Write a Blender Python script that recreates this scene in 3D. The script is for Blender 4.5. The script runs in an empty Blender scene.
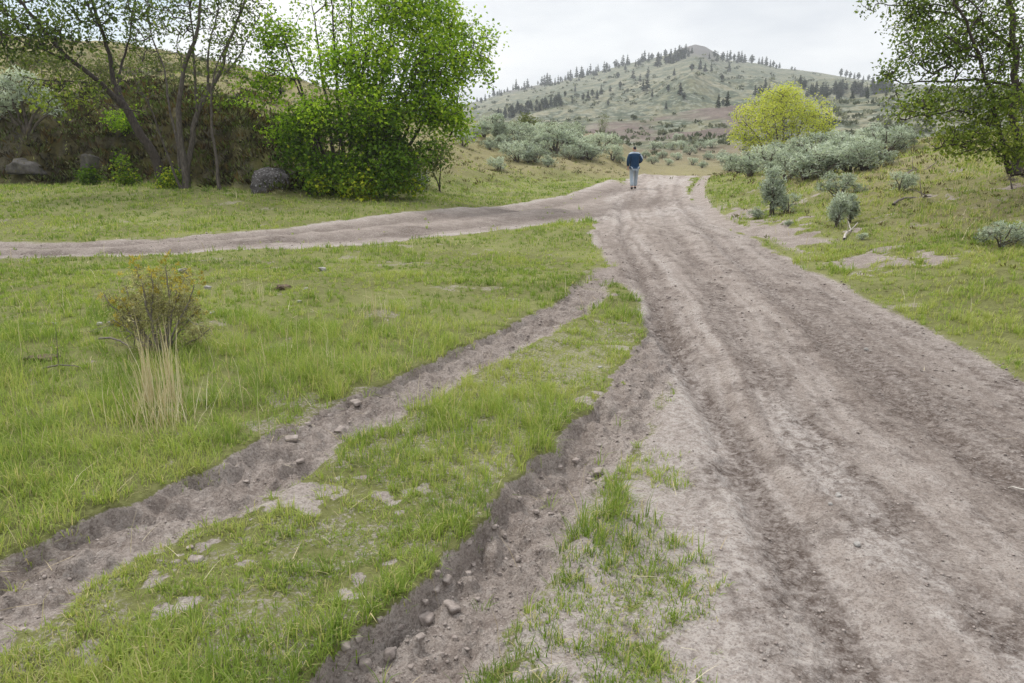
SUN_E, SUN_ANG = 2.6, 10.0
CLOUD_OFF = (0.0, 0.0, 0.0)
SKY_V = .89
HAZE_D = 0.0004
EXPO = 0.22
ZEN = 2.1
import bpy, math, random
import numpy as np
from mathutils import Vector
R = math.radians
rng = np.random.default_rng(11)
random.seed(11)
SC = bpy.context.scene
COL = SC.collection

# ------------------------------------------------------------------ camera
FPX, EYE, HOR = 740.0, 1.65, 148.0
PITCH = math.atan((341.5 - HOR) / FPX)
cam_d = bpy.data.cameras.new("camera")
cam_d.sensor_width = 36.0
cam_d.lens = FPX / 1024.0 * 36.0
cam_d.clip_start, cam_d.clip_end = 0.05, 6000
cam = bpy.data.objects.new("camera", cam_d)
cam.location = (0, 0, EYE)
cam.rotation_euler = (R(90) - PITCH, 0, 0)
COL.objects.link(cam)
SC.camera = cam

def ray(px, py):
    X, Y = (px - 512.0) / FPX, (341.5 - py) / FPX
    c, s = math.cos(PITCH), math.sin(PITCH)
    return np.array([X, c + Y * s, -s + Y * c])

def flat(px, py):
    d = ray(px, py)
    t = -EYE / d[2]
    return d[0] * t, d[1] * t

# ------------------------------------------------------------------ noise
def _hash(ix, iy, seed):
    h = (ix.astype(np.int64) * 374761393 + iy.astype(np.int64) * 668265263 + seed * 974711) & 0xFFFFFFFF
    h = ((h ^ (h >> 13)) * 1274126177) & 0xFFFFFFFF
    h = ((h ^ (h >> 16)) * 2246822519) & 0xFFFFFFFF
    h = h ^ (h >> 15)
    return (h & 0xFFFF) / 65535.0

def vn(x, y, seed=0):
    fx, fy = np.floor(x), np.floor(y)
    u, v = x - fx, y - fy
    u = u * u * u * (u * (u * 6 - 15) + 10)
    v = v * v * v * (v * (v * 6 - 15) + 10)
    ix, iy = fx.astype(np.int64), fy.astype(np.int64)
    a, b = _hash(ix, iy, seed), _hash(ix + 1, iy, seed)
    c, d = _hash(ix, iy + 1, seed), _hash(ix + 1, iy + 1, seed)
    return (a + (b - a) * u) * (1 - v) + (c + (d - c) * u) * v * 1.0 * 1.0 if False else \
        (a * (1 - u) + b * u) * (1 - v) + (c * (1 - u) + d * u) * v

def fbm(x, y, oct=4, seed=0, gain=0.5):
    s, a, n = 0.0, 1.0, 0.0
    ca, sa = 0.8, 0.6
    for i in range(oct):
        s = s + a * (vn(x, y, seed + i * 17) - 0.5)
        n += a
        a *= gain
        x, y = (ca * x - sa * y) * 2.03 + 3.1, (sa * x + ca * y) * 2.03 + 7.7
    return s / n * 2.0            # about -1..1

def ridged(x, y, oct=3, seed=0):
    s, a, n = 0.0, 1.0, 0.0
    for i in range(oct):
        s = s + a * (1 - np.abs(2 * vn(x, y, seed + 31 * i) - 1))
        n += a
        a *= 0.5
        x, y = (0.8 * x - 0.6 * y) * 2.1 + 1.7, (0.6 * x + 0.8 * y) * 2.1 + 5.3
    return s / n

def sst(a, b, x):
    t = np.clip((x - a) / (b - a), 0, 1)
    return t * t * (3 - 2 * t)

def curve(pts, by='y', n=500):
    """pixel polyline on the flat valley floor -> smooth table (param, value)."""
    w = np.array([flat(*p) for p in pts])
    k, v = (w[:, 1], w[:, 0]) if by == 'y' else (w[:, 0], w[:, 1])
    o = np.argsort(k)
    k, v = k[o], v[o]
    kk = np.linspace(k[0], k[-1], n)
    vv = np.interp(kk, k, v)
    wd = max(3, n // 18) | 1
    pad = np.concatenate([2 * vv[0] - vv[wd:0:-1], vv, 2 * vv[-1] - vv[-2:-wd - 2:-1]])
    vv = np.convolve(pad, np.ones(wd) / wd, 'same')[wd:-wd]
    # straight continuation beyond both ends
    sl0 = (vv[25] - vv[0]) / (kk[25] - kk[0])
    sl1 = (vv[-1] - vv[-26]) / (kk[-1] - kk[-26])
    kk = np.concatenate([[kk[0] - 8], kk, [kk[-1] + 12]])
    vv = np.concatenate([[vv[0] - 8 * sl0], vv, [vv[-1] + 12 * sl1]])
    return kk, vv

def ev(tab, q):
    return np.interp(q, tab[0], tab[1])

# ------------------------------------------------------------------ where tracks run (valley floor)
ROAD_L = curve([(760, 683), (728, 600), (712, 540), (700, 480), (684, 430), (672, 390), (660, 350), (634, 308), (612, 272), (598, 250),
                (592, 226), (600, 203), (612, 190), (628, 179), (645, 173)])
ROAD_R = curve([(1200, 480), (1110, 432), (1024, 390), (930, 336), (860, 300), (805, 272), (760, 250), (722, 226), (700, 208), (688, 193),
                (690, 182), (700, 174)])
TRK_UP = curve([(-260, 238), (0, 239), (120, 239), (200, 237), (340, 224), (420, 214), (480, 208), (560, 194), (600, 183), (632, 171)], 'x')
TRK_LO = curve([(-260, 260), (0, 258), (120, 256), (200, 253), (340, 249), (420, 243), (480, 235), (560, 225), (600, 222), (660, 215)], 'x')
RUT_A = curve([(-60, 650), (0, 606), (100, 546), (200, 500), (300, 448), (400, 398), (480, 357), (540, 328), (580, 303), (604, 270), (620, 240)])
RUT_B = curve([(375, 683), (412, 655), (464, 597), (512, 542), (556, 488), (592, 445), (622, 408), (646, 374), (662, 345), (668, 315)])
T1 = curve([(872, 683), (850, 640), (825, 597), (797, 541), (769, 496), (741, 457), (702, 388), (676, 345), (656, 310), (636, 270), (622, 235),
            (620, 205), (640, 182)])
T2 = curve([(1060, 683), (1021, 645), (965, 590), (909, 545), (850, 490), (806, 430), (768, 375), (725, 315), (690, 262), (668, 225), (658, 200),
            (662, 182)])
T3 = curve([(1120, 560), (1024, 496), (954, 446), (887, 390), (836, 350), (791, 311), (740, 268), (704, 235), (684, 208), (676, 192), (678, 180)])
PALE = curve([(1050, 683), (999, 655), (954, 612), (903, 578), (864, 533), (836, 490), (800, 440), (760, 385)])
TRAIL = curve([(830, 250), (785, 244), (745, 236), (716, 222), (703, 206), (697, 192), (704, 180)])

EDGE_R = ROAD_R

def tprof(t, tp):
    return np.interp(t, [a for a, _ in tp], [b for _, b in tp])
def px2t(p, k=1.02):
    return (p - 512.0) / 740.0 / k      # bearing x/y of a picture column (k depends a little on the row)

L_FOOT = [(-1.6, 24), (px2t(0) , 26.0), (px2t(120), 25.0), (px2t(216), 23.2), (px2t(275), 21.4), (px2t(335), 21.4), (px2t(430), 24.5), (px2t(480), 29.5), (px2t(560), 38), (px2t(620), 44)]
L_SKY = [(px2t(-600), 20), (px2t(-150), 26), (px2t(0), 34), (px2t(60), 37), (px2t(150), 44), (px2t(230), 61), (px2t(330), 88), (px2t(440), 124), (px2t(490), 134),
         (px2t(550), 142), (px2t(610), 153), (px2t(650), 166), (px2t(690), 175)]
MID = [(px2t(200), 128), (px2t(440), 124), (px2t(512), 124), (px2t(590), 118), (px2t(650), 116), (px2t(700), 111), (px2t(745), 107), (px2t(790), 104), (px2t(850), 100),
       (px2t(900), 91), (px2t(1000), 86), (px2t(1400), 80)]
FAR = [(px2t(0, 1.06), 118), (px2t(440, 1.06), 108), (px2t(482, 1.06), 101), (px2t(505, 1.06), 92), (px2t(530, 1.06), 87), (px2t(560, 1.06), 82), (px2t(600, 1.06), 72), (px2t(630, 1.06), 64), (px2t(655, 1.06), 58),
       (px2t(672, 1.06), 53), (px2t(684, 1.06), 47), (px2t(694, 1.06), 44), (px2t(704, 1.06), 47), (px2t(714, 1.06), 53), (px2t(726, 1.06), 60), (px2t(745, 1.06), 62), (px2t(762, 1.06), 64), (px2t(778, 1.06), 68), (px2t(795, 1.06), 69),
       (px2t(815, 1.06), 72), (px2t(835, 1.06), 75), (px2t(860, 1.06), 79), (px2t(900, 1.06), 84), (px2t(1024, 1.06), 90), (px2t(1500, 1.06), 96)]
DFAR, DMID = 700.0, 220.0

def hz(py, d):
    return EYE + d * np.tan(np.arctan((341.5 - py) / FPX) - PITCH)

def fields(x, y, micro=True):
    """ground height and its cover at world points (arrays)."""
    x = np.asarray(x, float); y = np.asarray(y, float)
    yc = np.maximum(y, 3.0)
    t = x / yc
    near = y < 70
    # --- warped edges
    wob = fbm(x * 0.9, y * 0.9, 3, 5) * 0.16 + fbm(x * 4.0, y * 4.0, 2, 9) * 0.06
    wobf = fbm(x * 0.3, y * 0.3, 3, 12) * 0.35
    xl, xr = ev(ROAD_L, y), ev(ROAD_R, y)
    sc = np.clip(y / 12, 0.5, 2.0)
    inroad = sst(-0.16, 0.16, x - xl + wob * sc) * sst(-0.2, 0.2, xr - x + wob * sc) * sst(62, 48, y)
    yu, yl = ev(TRK_UP, x), ev(TRK_LO, x)
    intrk = sst(-0.3, 0.35, yu - y + wob * 2.2 + wobf) * sst(-0.35, 0.3, y - yl + wob * 2.2 + wobf * .6) * sst(6.5, 4.5, x)
    v = np.clip((y - yl) / np.maximum(yu - yl, 0.5), 0, 1)
    # --- ruts
    def rel(tab):
        c = ev(tab, y)
        sl = (ev(tab, y + 0.2) - ev(tab, y - 0.2)) / 0.4
        return (x - c) / np.sqrt(1 + sl * sl)
    ed = fbm(x * 8, y * 8, 3, 43, .65) * .055
    dA = rel(RUT_A) + wob * 0.35 + fbm(x * 2.2, y * 2.2, 2, 44) * 0.06 + ed
    dB = rel(RUT_B) + wob * 0.3 + fbm(x * 2.6, y * 2.6, 2, 45) * 0.05 + ed
    endA = sst(11.5, 7.0, y); endB = sst(9.5, 5.0, y)
    wA, wB = 0.20, 0.185
    ra = sst(-wA - .03, -wA + .03, dA) * sst(wA + .08, wA - .10, dA)
    rb = sst(-wB - .022, -wB + .022, dB) * sst(wB + .16, wB - .12, dB)
    rutA, rutB = ra * endA, rb * endB
    # --- height
    z = fbm(x * 0.08, y * 0.08, 2, 3) * 0.12 + fbm(x * .35, y * .35, 2, 4) * 0.035 * (1 - 0.5 * inroad)
    z = z - z * sst(3.0, 0.0, np.hypot(x, y))
    z = z + 0.4 * sst(15, 24, y) * sst(0.5, -4.5, x)
    lft = sst(0.02, -0.05, t)  # left of the view axis
    # left bank
    foot, sky = tprof(t, L_FOOT), tprof(t, L_SKY)
    ft = foot + fbm(t * 14, y * 0.02, 3, 21) * 1.2
    ztop = hz(sky, 55.0) - 0.4
    rockw = sst(px2t(340), px2t(220), t)                         # the steep rocky cut
    cut = (1.6 + fbm(t * 9, y * .05, 2, 22) * 0.7) * rockw
    s = np.clip((y - ft) / (55.0 - ft), 0, 1)
    bank = cut * sst(0, 2.6, y - ft) + np.maximum(ztop - cut, 0) * s ** np.interp(t, [-.5, -.1, .1], [1.0, 1.0, 1.25])
    rise = np.interp(t, [px2t(300), px2t(440), px2t(520), px2t(620), px2t(680)], [0.0, 0.045, 0.07, 0.05, 0.0])
    bank = bank + rise * np.clip(y - 55, 0, 40)
    leftw = sst(px2t(690), px2t(600), t)
    rockn = (ridged(x * 0.9, y * 0.9, 4, 61) - 0.55) * 0.8 * rockw * sst(-.6, 1.2, y - ft) * sst(9, 3.5, y - ft)
    bumpL = fbm(x * .5, y * .5, 3, 62) * 0.28 * sst(0, 4, y - ft)
    hb = (bank + rockn + bumpL) * leftw
    # right bank
    dr = x - xr - 0.7 - wob
    rb_h = 0.255 * np.log1p(np.exp(np.clip(dr * 1.6, -30, 30))) / 1.6
    rb_h = 2.7 * np.tanh(rb_h / 2.7) * sst(56, 36, y)
    rb_h = rb_h + (fbm(x * .45, y * .45, 3, 71) * 0.16 + fbm(x * 1.3, y * 1.3, 2, 72) * .05) * sst(0.2, 2.5, dr) * sst(60, 40, y)
    # distance
    mid = hz(tprof(t, MID), DMID)
    ym = np.clip((y - 70) / (DMID - 70), 0, 1)
    zm = -0.9 * sst(47, 62, y) * sst(px2t(600), px2t(660), t) * sst(100, 70, y) + np.maximum(mid, 0) * (ym ** 1.25)
    zm = zm + fbm(x * .03, y * .03, 4, 81) * 2.0 * sst(75, 140, y)
    far = hz(tprof(t, FAR), DFAR)
    sf = np.clip((y - 270) / (DFAR - 270), 0, 1)
    drop = 0.22 * sst(DMID, 300, y)
    zfar = mid * (1 - drop)
    zf = zfar + (far - zfar) * (sf ** 0.92)
    nz = fbm(x * .012, y * .012, 5, 91) * 13.0 + (ridged(x * .02, y * .009, 4, 92) - .5) * 16.0
    zf = zf + nz * sst(260, 360, y) * (1 - 0.92 * sst(300, 520, y))
    zf = zf - sst(700, 960, y) * far * 0.7
    # a rocky knob on the summit
    zd = np.where(y > DMID, zf, zm)
    hbk = hb * sst(140, 90, y)
    z = z * sst(120, 70, y) + np.maximum(hbk, zd * sst(60, 95, y)) * (y > 60) + np.where(y <= 60, hb, 0) + rb_h + np.where(y <= 60, np.minimum(zd, 0) , np.minimum(zd, 0) * sst(95, 60, y))
    # --- tracks pressed into the ground
    d1, d2, d3, dp, dt = rel(T1), rel(T2), rel(T3), rel(PALE), rel(TRAIL)
    g1 = np.exp(-((d1 + wob * .35) / 0.085) ** 2); g2 = np.exp(-((d2 + wob * .35) / 0.15) ** 2); g3 = np.exp(-((d3 + wob * .3) / 0.11) ** 2)
    trail = sst(6.0, 4.6, x) ** (y < 18) * np.exp(-((dt + wob * .4) / 0.28) ** 4) * sst(8, 10, y) * sst(60, 42, y)
    tr_a = np.exp(-((v - .30) / .13) ** 2) * intrk; tr_b = np.exp(-((v - .72) / .13) ** 2) * intrk
    left_meadow = sst(-wA + .03, -wA - .05, dA) * sst(10, 6, y)
    berm = np.exp(-((dB + wB + .10) / .09) ** 2) * endB * .012 + np.exp(-((dA - wA - .12) / .1) ** 2) * endA * .015
    if micro:
        z = z - inroad * 0.015 + left_meadow * .03 + berm
        z = z - rutA * (0.055 + .05 * fbm(x * .9, y * .9, 2, 46)) - rutB * (0.055 + .085 * sst(5.2, 3.0, y) + .05 * fbm(x * .9, y * .9, 2, 47))
        gv = sst(1.5, 4, y) * .35 + .65
        z = z - inroad * gv * .028 * sst(-.15, -.09, d1 + wob * .35 + ed) * sst(.45, 0, d1) * sst(14, 5, y)
        z = z - inroad * gv * (g1 * (0.028 + .03 * fbm(x, y * .6, 2, 48)) + g2 * 0.024 + g3 * 0.028)
        z = z + inroad * np.exp(-((d1 + .30) / .13) ** 2) * .018 + inroad * np.exp(-((dp) / .22) ** 2) * .02
        z = z - (tr_a + tr_b) * .08 - trail * .05
        # ridges drawn out along the road by tyres, and clods
        acr = d1 * 1.0 + fbm(x * .5, y * .3, 2, 51) * .25
        z = z + inroad * (vn(acr * 6, y * .16, 52) - .5) * 0.022 + inroad * (vn(acr * 15, y * .5, 53) - .5) * .018
        dirtn = np.clip(inroad + rutA + rutB + intrk, 0, 1)
        rough = np.clip(dirtn * .32 + (rutA + rutB) * 1.0, 0, 1.5)
        amp = sst(28, 6, y)
        z = z + rough * amp * (fbm(x * 4.5, y * 4.5, 4, 54, .65) * .042 + (ridged(x * 9, y * 9, 3, 55) - .55) * .036)
        zb = sst(.62, .8, vn(x * 11, y * 11, 57)) * .022 + sst(.66, .8, vn(x * 23, y * 23, 58)) * .012
        z = z + (rutA + rutB) * amp * zb * 1.7 + inroad * amp * zb * .35 * sst(.4, .7, vn(x * .9, y * .7, 59))
        z = z + intrk * fbm(x * 1.6, y * 1.6, 3, 60) * .05
        z = z + (1 - dirtn) * sst(60, 20, y) * fbm(x * 3.0, y * 3.0, 3, 56) * .03
        z = z + np.where(near, 0, fbm(x * .3, y * .3, 2, 63) * .25)
    F = dict(z=z, t=t)
    if not micro:
        return F
    # --- cover
    strip = sst(-.1, .15, dB - wB) * sst(.40, .15, x - xl) * sst(8, 5.5, y)        # right of rut B
    center = sst(0, .1, dA - wA) * sst(0, -.08, dB + wB) * sst(9, 6, y)
    patch = fbm(x * 1.5, y * 1.5, 3, 101)
    fine = fbm(x * 5.0, y * 5.0, 3, 104, .7)
    patch2 = fbm(x * 4.5, y * 4.5, 2, 102)
    rA_c = sst(-wA - .045, -wA + .0, dA) * sst(wA + .12, wA - .06, dA) * endA
    rB_c = sst(-wB - .035, -wB + .0, dB) * sst(wB + .16, wB - .08, dB) * endB
    bareS = strip * sst(-.06, .16, patch * .8 + .8 * fine - .38 + .62 * sst(-.42, .06, x - xl))
    bareC = center * sst(.02, .20, patch * .8 + .75 * fine - .33)
    merge = sst(5.5, 7.5, y) * sst(13, 9, y) * sst(0.8, .25, np.abs(x - ev(RUT_A, y) - .35)) * sst(-.25, .1, patch + .4 * patch2)
    bareM = sst(.34, .60, patch * .8 + .6 * fine) * .5 * (y < ft - .5) + sst(.34, .52, patch * .8 + .6 * fine) * .0
    rside = sst(-.1, .5, x - xr)
    bareR = rside * sst(.05, .35, patch * .8 + .5 * fine + fbm(x * .5, y * .5, 2, 103) * .6 - .55 + 1.0 * sst(2.6, .2, x - xr) * sst(8, 10, y)) * sst(6, 9, y) * sst(26, 17, y) * .9
    dirt = np.clip(np.maximum.reduce([inroad, intrk, rA_c, rB_c, bareS, bareC, merge, bareM, trail, bareR * .85]), 0, 1)
    vegT = tr_gap = np.exp(-((v - .5) / .12) ** 2) * intrk * sst(.05, .35, fbm(x * .35, y * .5, 2, 105)) * sst(1, -3, x)
    dirt = dirt * (1 - .8 * vegT)
    dk = (g1 * 1.0 + g2 * .65 + g3 * .85) * inroad
    stk = fbm(acr * 2.6, y * .12, 4, 111, .65); stk2 = fbm(acr * 3.1, y * .10, 4, 118, .65)
    dk = dk + inroad * np.clip(.04 + .85 * stk, 0, 1) * (.35 + .65 * sst(-0.05, 0.3, d1)) * sst(30, 6, y)
    dk = dk + inroad * np.exp(-((d1 + .22) / .14) ** 2) * sst(.05, .45, fbm(x * 2.5, y * 2.5, 3, 112)) * .5 + inroad * sst(.25, .8, d2) * sst(10, 4, y) * .32
    dk = dk + inroad * sst(.12, .35, fbm(acr * 3.5, y * 1.1, 4, 113, .7)) * .55 * sst(24, 8, y)
    dk = dk * (.84 - .36 * sst(8, 20, y))
    dk = dk + (rutA * .36 + rutB * .22) * (.75 + .5 * fbm(x * 3, y * 3, 2, 114)) + (tr_a + tr_b) * .75 + merge * .40
    dk = dk + intrk * sst(.1, .5, fbm(x * .9, y * .9, 3, 115)) * .5
    lin = vn(acr * 13, y * .16, 126) * .6 + vn(acr * 27, y * .3, 127) * .4
    dk = dk + inroad * sst(.58, .74, lin) * .42
    spot = sst(.20, .36, fbm(x * 6, y * 4, 3, 116, .7)) * inroad
    dk = dk + spot * .55
    pale = strip * .6 + inroad * sst(-.25, -.6, d1) * sst(5.0, 3.2, y) * .8 + 1.5 * np.exp(-(dp / .12) ** 2) * sst(-.15, .25, fbm(x * 2.2, y * 2.2, 3, 117) + .2) * sst(5.2, 3.6, y) * 1.1
    pale = pale + inroad * (sst(.0, .4, stk2) * .45 + sst(.44, .30, lin) * .4) + intrk * (sst(.16, 0, v) + sst(.84, 1, v)) * .7 + center * .35
    pale = pale + inroad * sst(14, 24, y) * sst(-.1, .3, fbm(acr * 1.6, y * .10, 4, 119)) * .7
    cover = 1 - dirt
    dirt = np.maximum(dirt, np.clip(strip * .75 + center * .45, 0, 1) * sst(.35, -.1, patch * .5 + fine * .5 - .1))
    F.update(cover=cover, dirt=dirt, dark=np.clip(dk, 0, 1), pale=np.clip(pale, 0, 1), inroad=inroad, intrk=intrk, rutA=rutA, rutB=rutB,
             strip=strip, center=center, rside=rside, dA=dA, trail=trail, foot=ft, rockw=rockw, leftw=leftw, merge=merge)
    # cover further off
    hillL = sst(-.3, .5, y - ft) * leftw * (y < 140)
    rock = hillL * rockw * sst(5.0, 1.5, y - ft) * sst(.66, .78, ridged(x * 1.6, y * 1.6, 4, 121)) * .35
    moss = hillL * np.maximum(rockw * sst(9.5, 4.0, y - ft), (.3 + .6 * sst(50, 30, y)) * sst(px2t(430), px2t(250), t) * sst(-.1, .25, fbm(x * .35, y * .35, 3, 125)))
    straw = np.clip(hillL * sst(2.5, 8, y - ft) * .85 + rside * sst(.8, 4, x - xr) * (.68 + .5 * fbm(x * .5, y * .5, 3, 122)) * sst(7, 11, y) + sst(38, 48, y) * sst(px2t(540), px2t(600), t) * .95, 0, 1)
    burn = sst(px2t(560), px2t(590), t) * sst(px2t(770), px2t(735), t) * sst(66, 90, y) * sst(255, 225, y) * sst(-.25, .15, fbm(x * .05, y * .035, 4, 123) + .14)
    rockf = sst(520, 590, y) * np.exp(-((t - px2t(697, 1.06)) / .024) ** 4) + sst(600, 640, y) * np.exp(-((t - px2t(518)) / .03) ** 4) * .7
    F.update(rock=np.clip(rock + rockf, 0, 1), moss=moss, straw=straw, burn=burn, far=sst(60, 120, y))
    return F

def height(x, y):
    return fields(x, y, True)['z']
def h1(x, y):
    return float(height(np.array([x]), np.array([y]))[0])

_ys = np.exp(np.linspace(math.log(1.2), math.log(760), 5000))
def at(px, py, maxd=None):
    """the point of the ground seen at a pixel (first surface met)."""
    d = ray(px, py)
    xs = d[0] / d[1] * _ys
    zs = EYE + d[2] / d[1] * _ys
    hit = np.nonzero(zs < fields(xs, _ys)['z'])[0]
    i = hit[0] if len(hit) else len(_ys) - 1
    if maxd and _ys[i] > maxd:
        i = int(np.searchsorted(_ys, maxd))
    return Vector((xs[i], _ys[i], h1(xs[i], _ys[i])))

def onto(px, dist):
    """ground point below pixel column px at forward distance dist"""
    x = px2t(px) * dist
    return Vector((x, dist, h1(x, dist)))

# ------------------------------------------------------------------ mesh / material helpers
def mesh_np(name, v, faces_flat, sizes, smooth=False, attrs=None, mats=None):
    me = bpy.data.meshes.new(name)
    v = np.ascontiguousarray(v, np.float32)
    me.vertices.add(len(v)); me.vertices.foreach_set('co', v.ravel())
    ff = np.ascontiguousarray(faces_flat, np.int32).ravel()
    sizes = np.asarray(sizes, np.int32)
    me.loops.add(len(ff)); me.loops.foreach_set('vertex_index', ff)
    me.polygons.add(len(sizes))
    st = np.concatenate([[0], np.cumsum(sizes)[:-1]]).astype(np.int32)
    me.polygons.foreach_set('loop_start', st)
    me.update(calc_edges=True)
    if smooth:
        me.polygons.foreach_set('use_smooth', np.ones(len(sizes), bool))
    for k, a in (attrs or {}).items():
        a = np.asarray(a, np.float32)
        if a.ndim == 1:
            me.attributes.new(k, 'FLOAT', 'POINT').data.foreach_set('value', a)
        else:
            me.attributes.new(k, 'FLOAT_COLOR', 'POINT').data.foreach_set('color', np.ascontiguousarray(a).ravel())
    for m in (mats or []):
        me.materials.append(m)
    return me

def link(name, me, parent=None, loc=None):
    o = bpy.data.objects.new(name, me)
    COL.objects.link(o)
    if parent: o.parent = parent
    if loc is not None: o.location = loc
    return o

def tag(o, label, cat, group=None, kind=None):
    o['label'] = label; o['category'] = cat
    if group: o['group'] = group
    if kind: o['kind'] = kind
    return o

def empty(name, loc, label, cat, group=None, rz=0.0, s=1.0):
    o = bpy.data.objects.new(name, None)
    COL.objects.link(o)
    o.location = loc; o.rotation_euler.z = rz; o.scale = (s, s, s)
    o.empty_display_size = .2
    return tag(o, label, cat, group)

class NT:
    def __init__(self, name):
        self.m = bpy.data.materials.new(name); self.m.use_nodes = True
        self.t = self.m.node_tree; self.n = self.t.nodes; self.n.clear()
        self.out = self.n.new('ShaderNodeOutputMaterial')
    def new(self, k, **kw):
        n = self.n.new(k)
        for a, b in kw.items(): setattr(n, a, b)
        return n
    def set(self, sock, v):
        if isinstance(v, bpy.types.NodeSocket): self.t.links.new(v, sock)
        elif isinstance(v, (tuple, list)):
            sock.default_value = tuple(v) + ((1.0,) if len(v) == 3 and sock.type == 'RGBA' else ())
        else: sock.default_value = v
    def attr(self, name, out='Fac'):
        n = self.new('ShaderNodeAttribute', attribute_name=name)
        return n.outputs[out]
    def sep(self, name):
        s = self.new('ShaderNodeSeparateColor')
        self.t.links.new(self.attr(name, 'Color'), s.inputs[0])
        return s.outputs[0], s.outputs[1], s.outputs[2]
    def pos(self):
        return self.new('ShaderNodeNewGeometry').outputs['Position']
    def obj(self):
        return self.new('ShaderNodeTexCoord').outputs['Object']
    def noise(self, vec, scale, detail=4, rough=.55):
        n = self.new('ShaderNodeTexNoise')
        self.set(n.inputs['Vector'], vec); n.inputs['Scale'].default_value = scale
        n.inputs['Detail'].default_value = detail; n.inputs['Roughness'].default_value = rough
        return n.outputs['Fac']
    def voro(self, vec, scale, out='Distance', feature='F1'):
        n = self.new('ShaderNodeTexVoronoi', feature=feature)
        self.set(n.inputs['Vector'], vec); n.inputs['Scale'].default_value = scale
        return n.outputs[out]
    def ramp(self, f, stops):
        n = self.new('ShaderNodeValToRGB')
        e = n.color_ramp.elements
        while len(e) < len(stops): e.new(.5)
        for i, (p, c) in enumerate(stops):
            e[i].position = p
            e[i].color = (c, c, c, 1) if not isinstance(c, (tuple, list)) else tuple(c) + (1,)
        self.set(n.inputs[0], f)
        return n.outputs[0]
    def mix(self, f, a, b, mode='MIX'):
        n = self.new('ShaderNodeMix', data_type='RGBA', blend_type=mode)
        self.set(n.inputs[0], f); self.set(n.inputs[6], a); self.set(n.inputs[7], b)
        return n.outputs[2]
    def math(self, op, a, b=0.0, clamp=False):
        n = self.new('ShaderNodeMath', operation=op); n.use_clamp = clamp
        self.set(n.inputs[0], a); self.set(n.inputs[1], b)
        return n.outputs[0]
    def bump(self, h, strength=.5, dist=.02, normal=None):
        n = self.new('ShaderNodeBump')
        n.inputs['Strength'].default_value = strength; n.inputs['Distance'].default_value = dist
        self.set(n.inputs['Height'], h)
        if normal is not None: self.set(n.inputs['Normal'], normal)
        return n.outputs[0]
    def principled(self, col, rough=.85, normal=None, spec=.25):
        p = self.new('ShaderNodeBsdfPrincipled')
        self.set(p.inputs['Base Color'], col); self.set(p.inputs['Roughness'], rough)
        p.inputs['Specular IOR Level'].default_value = spec
        if normal is not None: self.set(p.inputs['Normal'], normal)
        return p.outputs[0]
    def finish(self, sh):
        self.t.links.new(sh, self.out.inputs['Surface'])
        return self.m

def leaf_mat(name, stops, transl=.35, rough=.6, spec=.07, tcol=1.25):
    k = NT(name)
    c = k.ramp(k.attr('tint'), stops)
    p = k.principled(c, rough, spec=spec)
    tr = k.new('ShaderNodeBsdfTranslucent')
    k.set(tr.inputs[0], k.mix(1.0, c, (tcol, tcol * 1.05, .75), 'MULTIPLY'))
    ms = k.new('ShaderNodeMixShader'); ms.inputs[0].default_value = transl
    k.t.links.new(p, ms.inputs[1]); k.t.links.new(tr.outputs[0], ms.inputs[2])
    return k.finish(ms.outputs[0])

def bark_mat(name, c0, c1, scale=9):
    k = NT(name)
    o = k.obj()
    mp = k.new('ShaderNodeMapping'); mp.inputs['Scale'].default_value = (1, 1, .25)
    k.set(mp.inputs[0], o)
    n = k.noise(mp.outputs[0], scale * 3, 5, .65)
    c = k.mix(k.ramp(n, [(.3, 0.0), (.7, 1.0)]), c0, c1)
    return k.finish(k.principled(c, .9, k.bump(n, .6, .02), .15))

def rock_mat(name, c0, c1, lich=None, scale=6, lamt=.5):
    k = NT(name)
    o = k.obj()
    n = k.noise(o, scale, 6, .65)
    c = k.mix(k.ramp(n, [(.32, 0.0), (.68, 1.0)]), c0, c1)
    if lich:
        l = k.noise(o, scale * 2.3, 5, .75)
        c = k.mix(k.ramp(l, [(lamt, 0.0), (lamt + .07, 1.0)]), c, lich)
    return k.finish(k.principled(c, .92, k.bump(n, .7, .03), .2))

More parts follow.
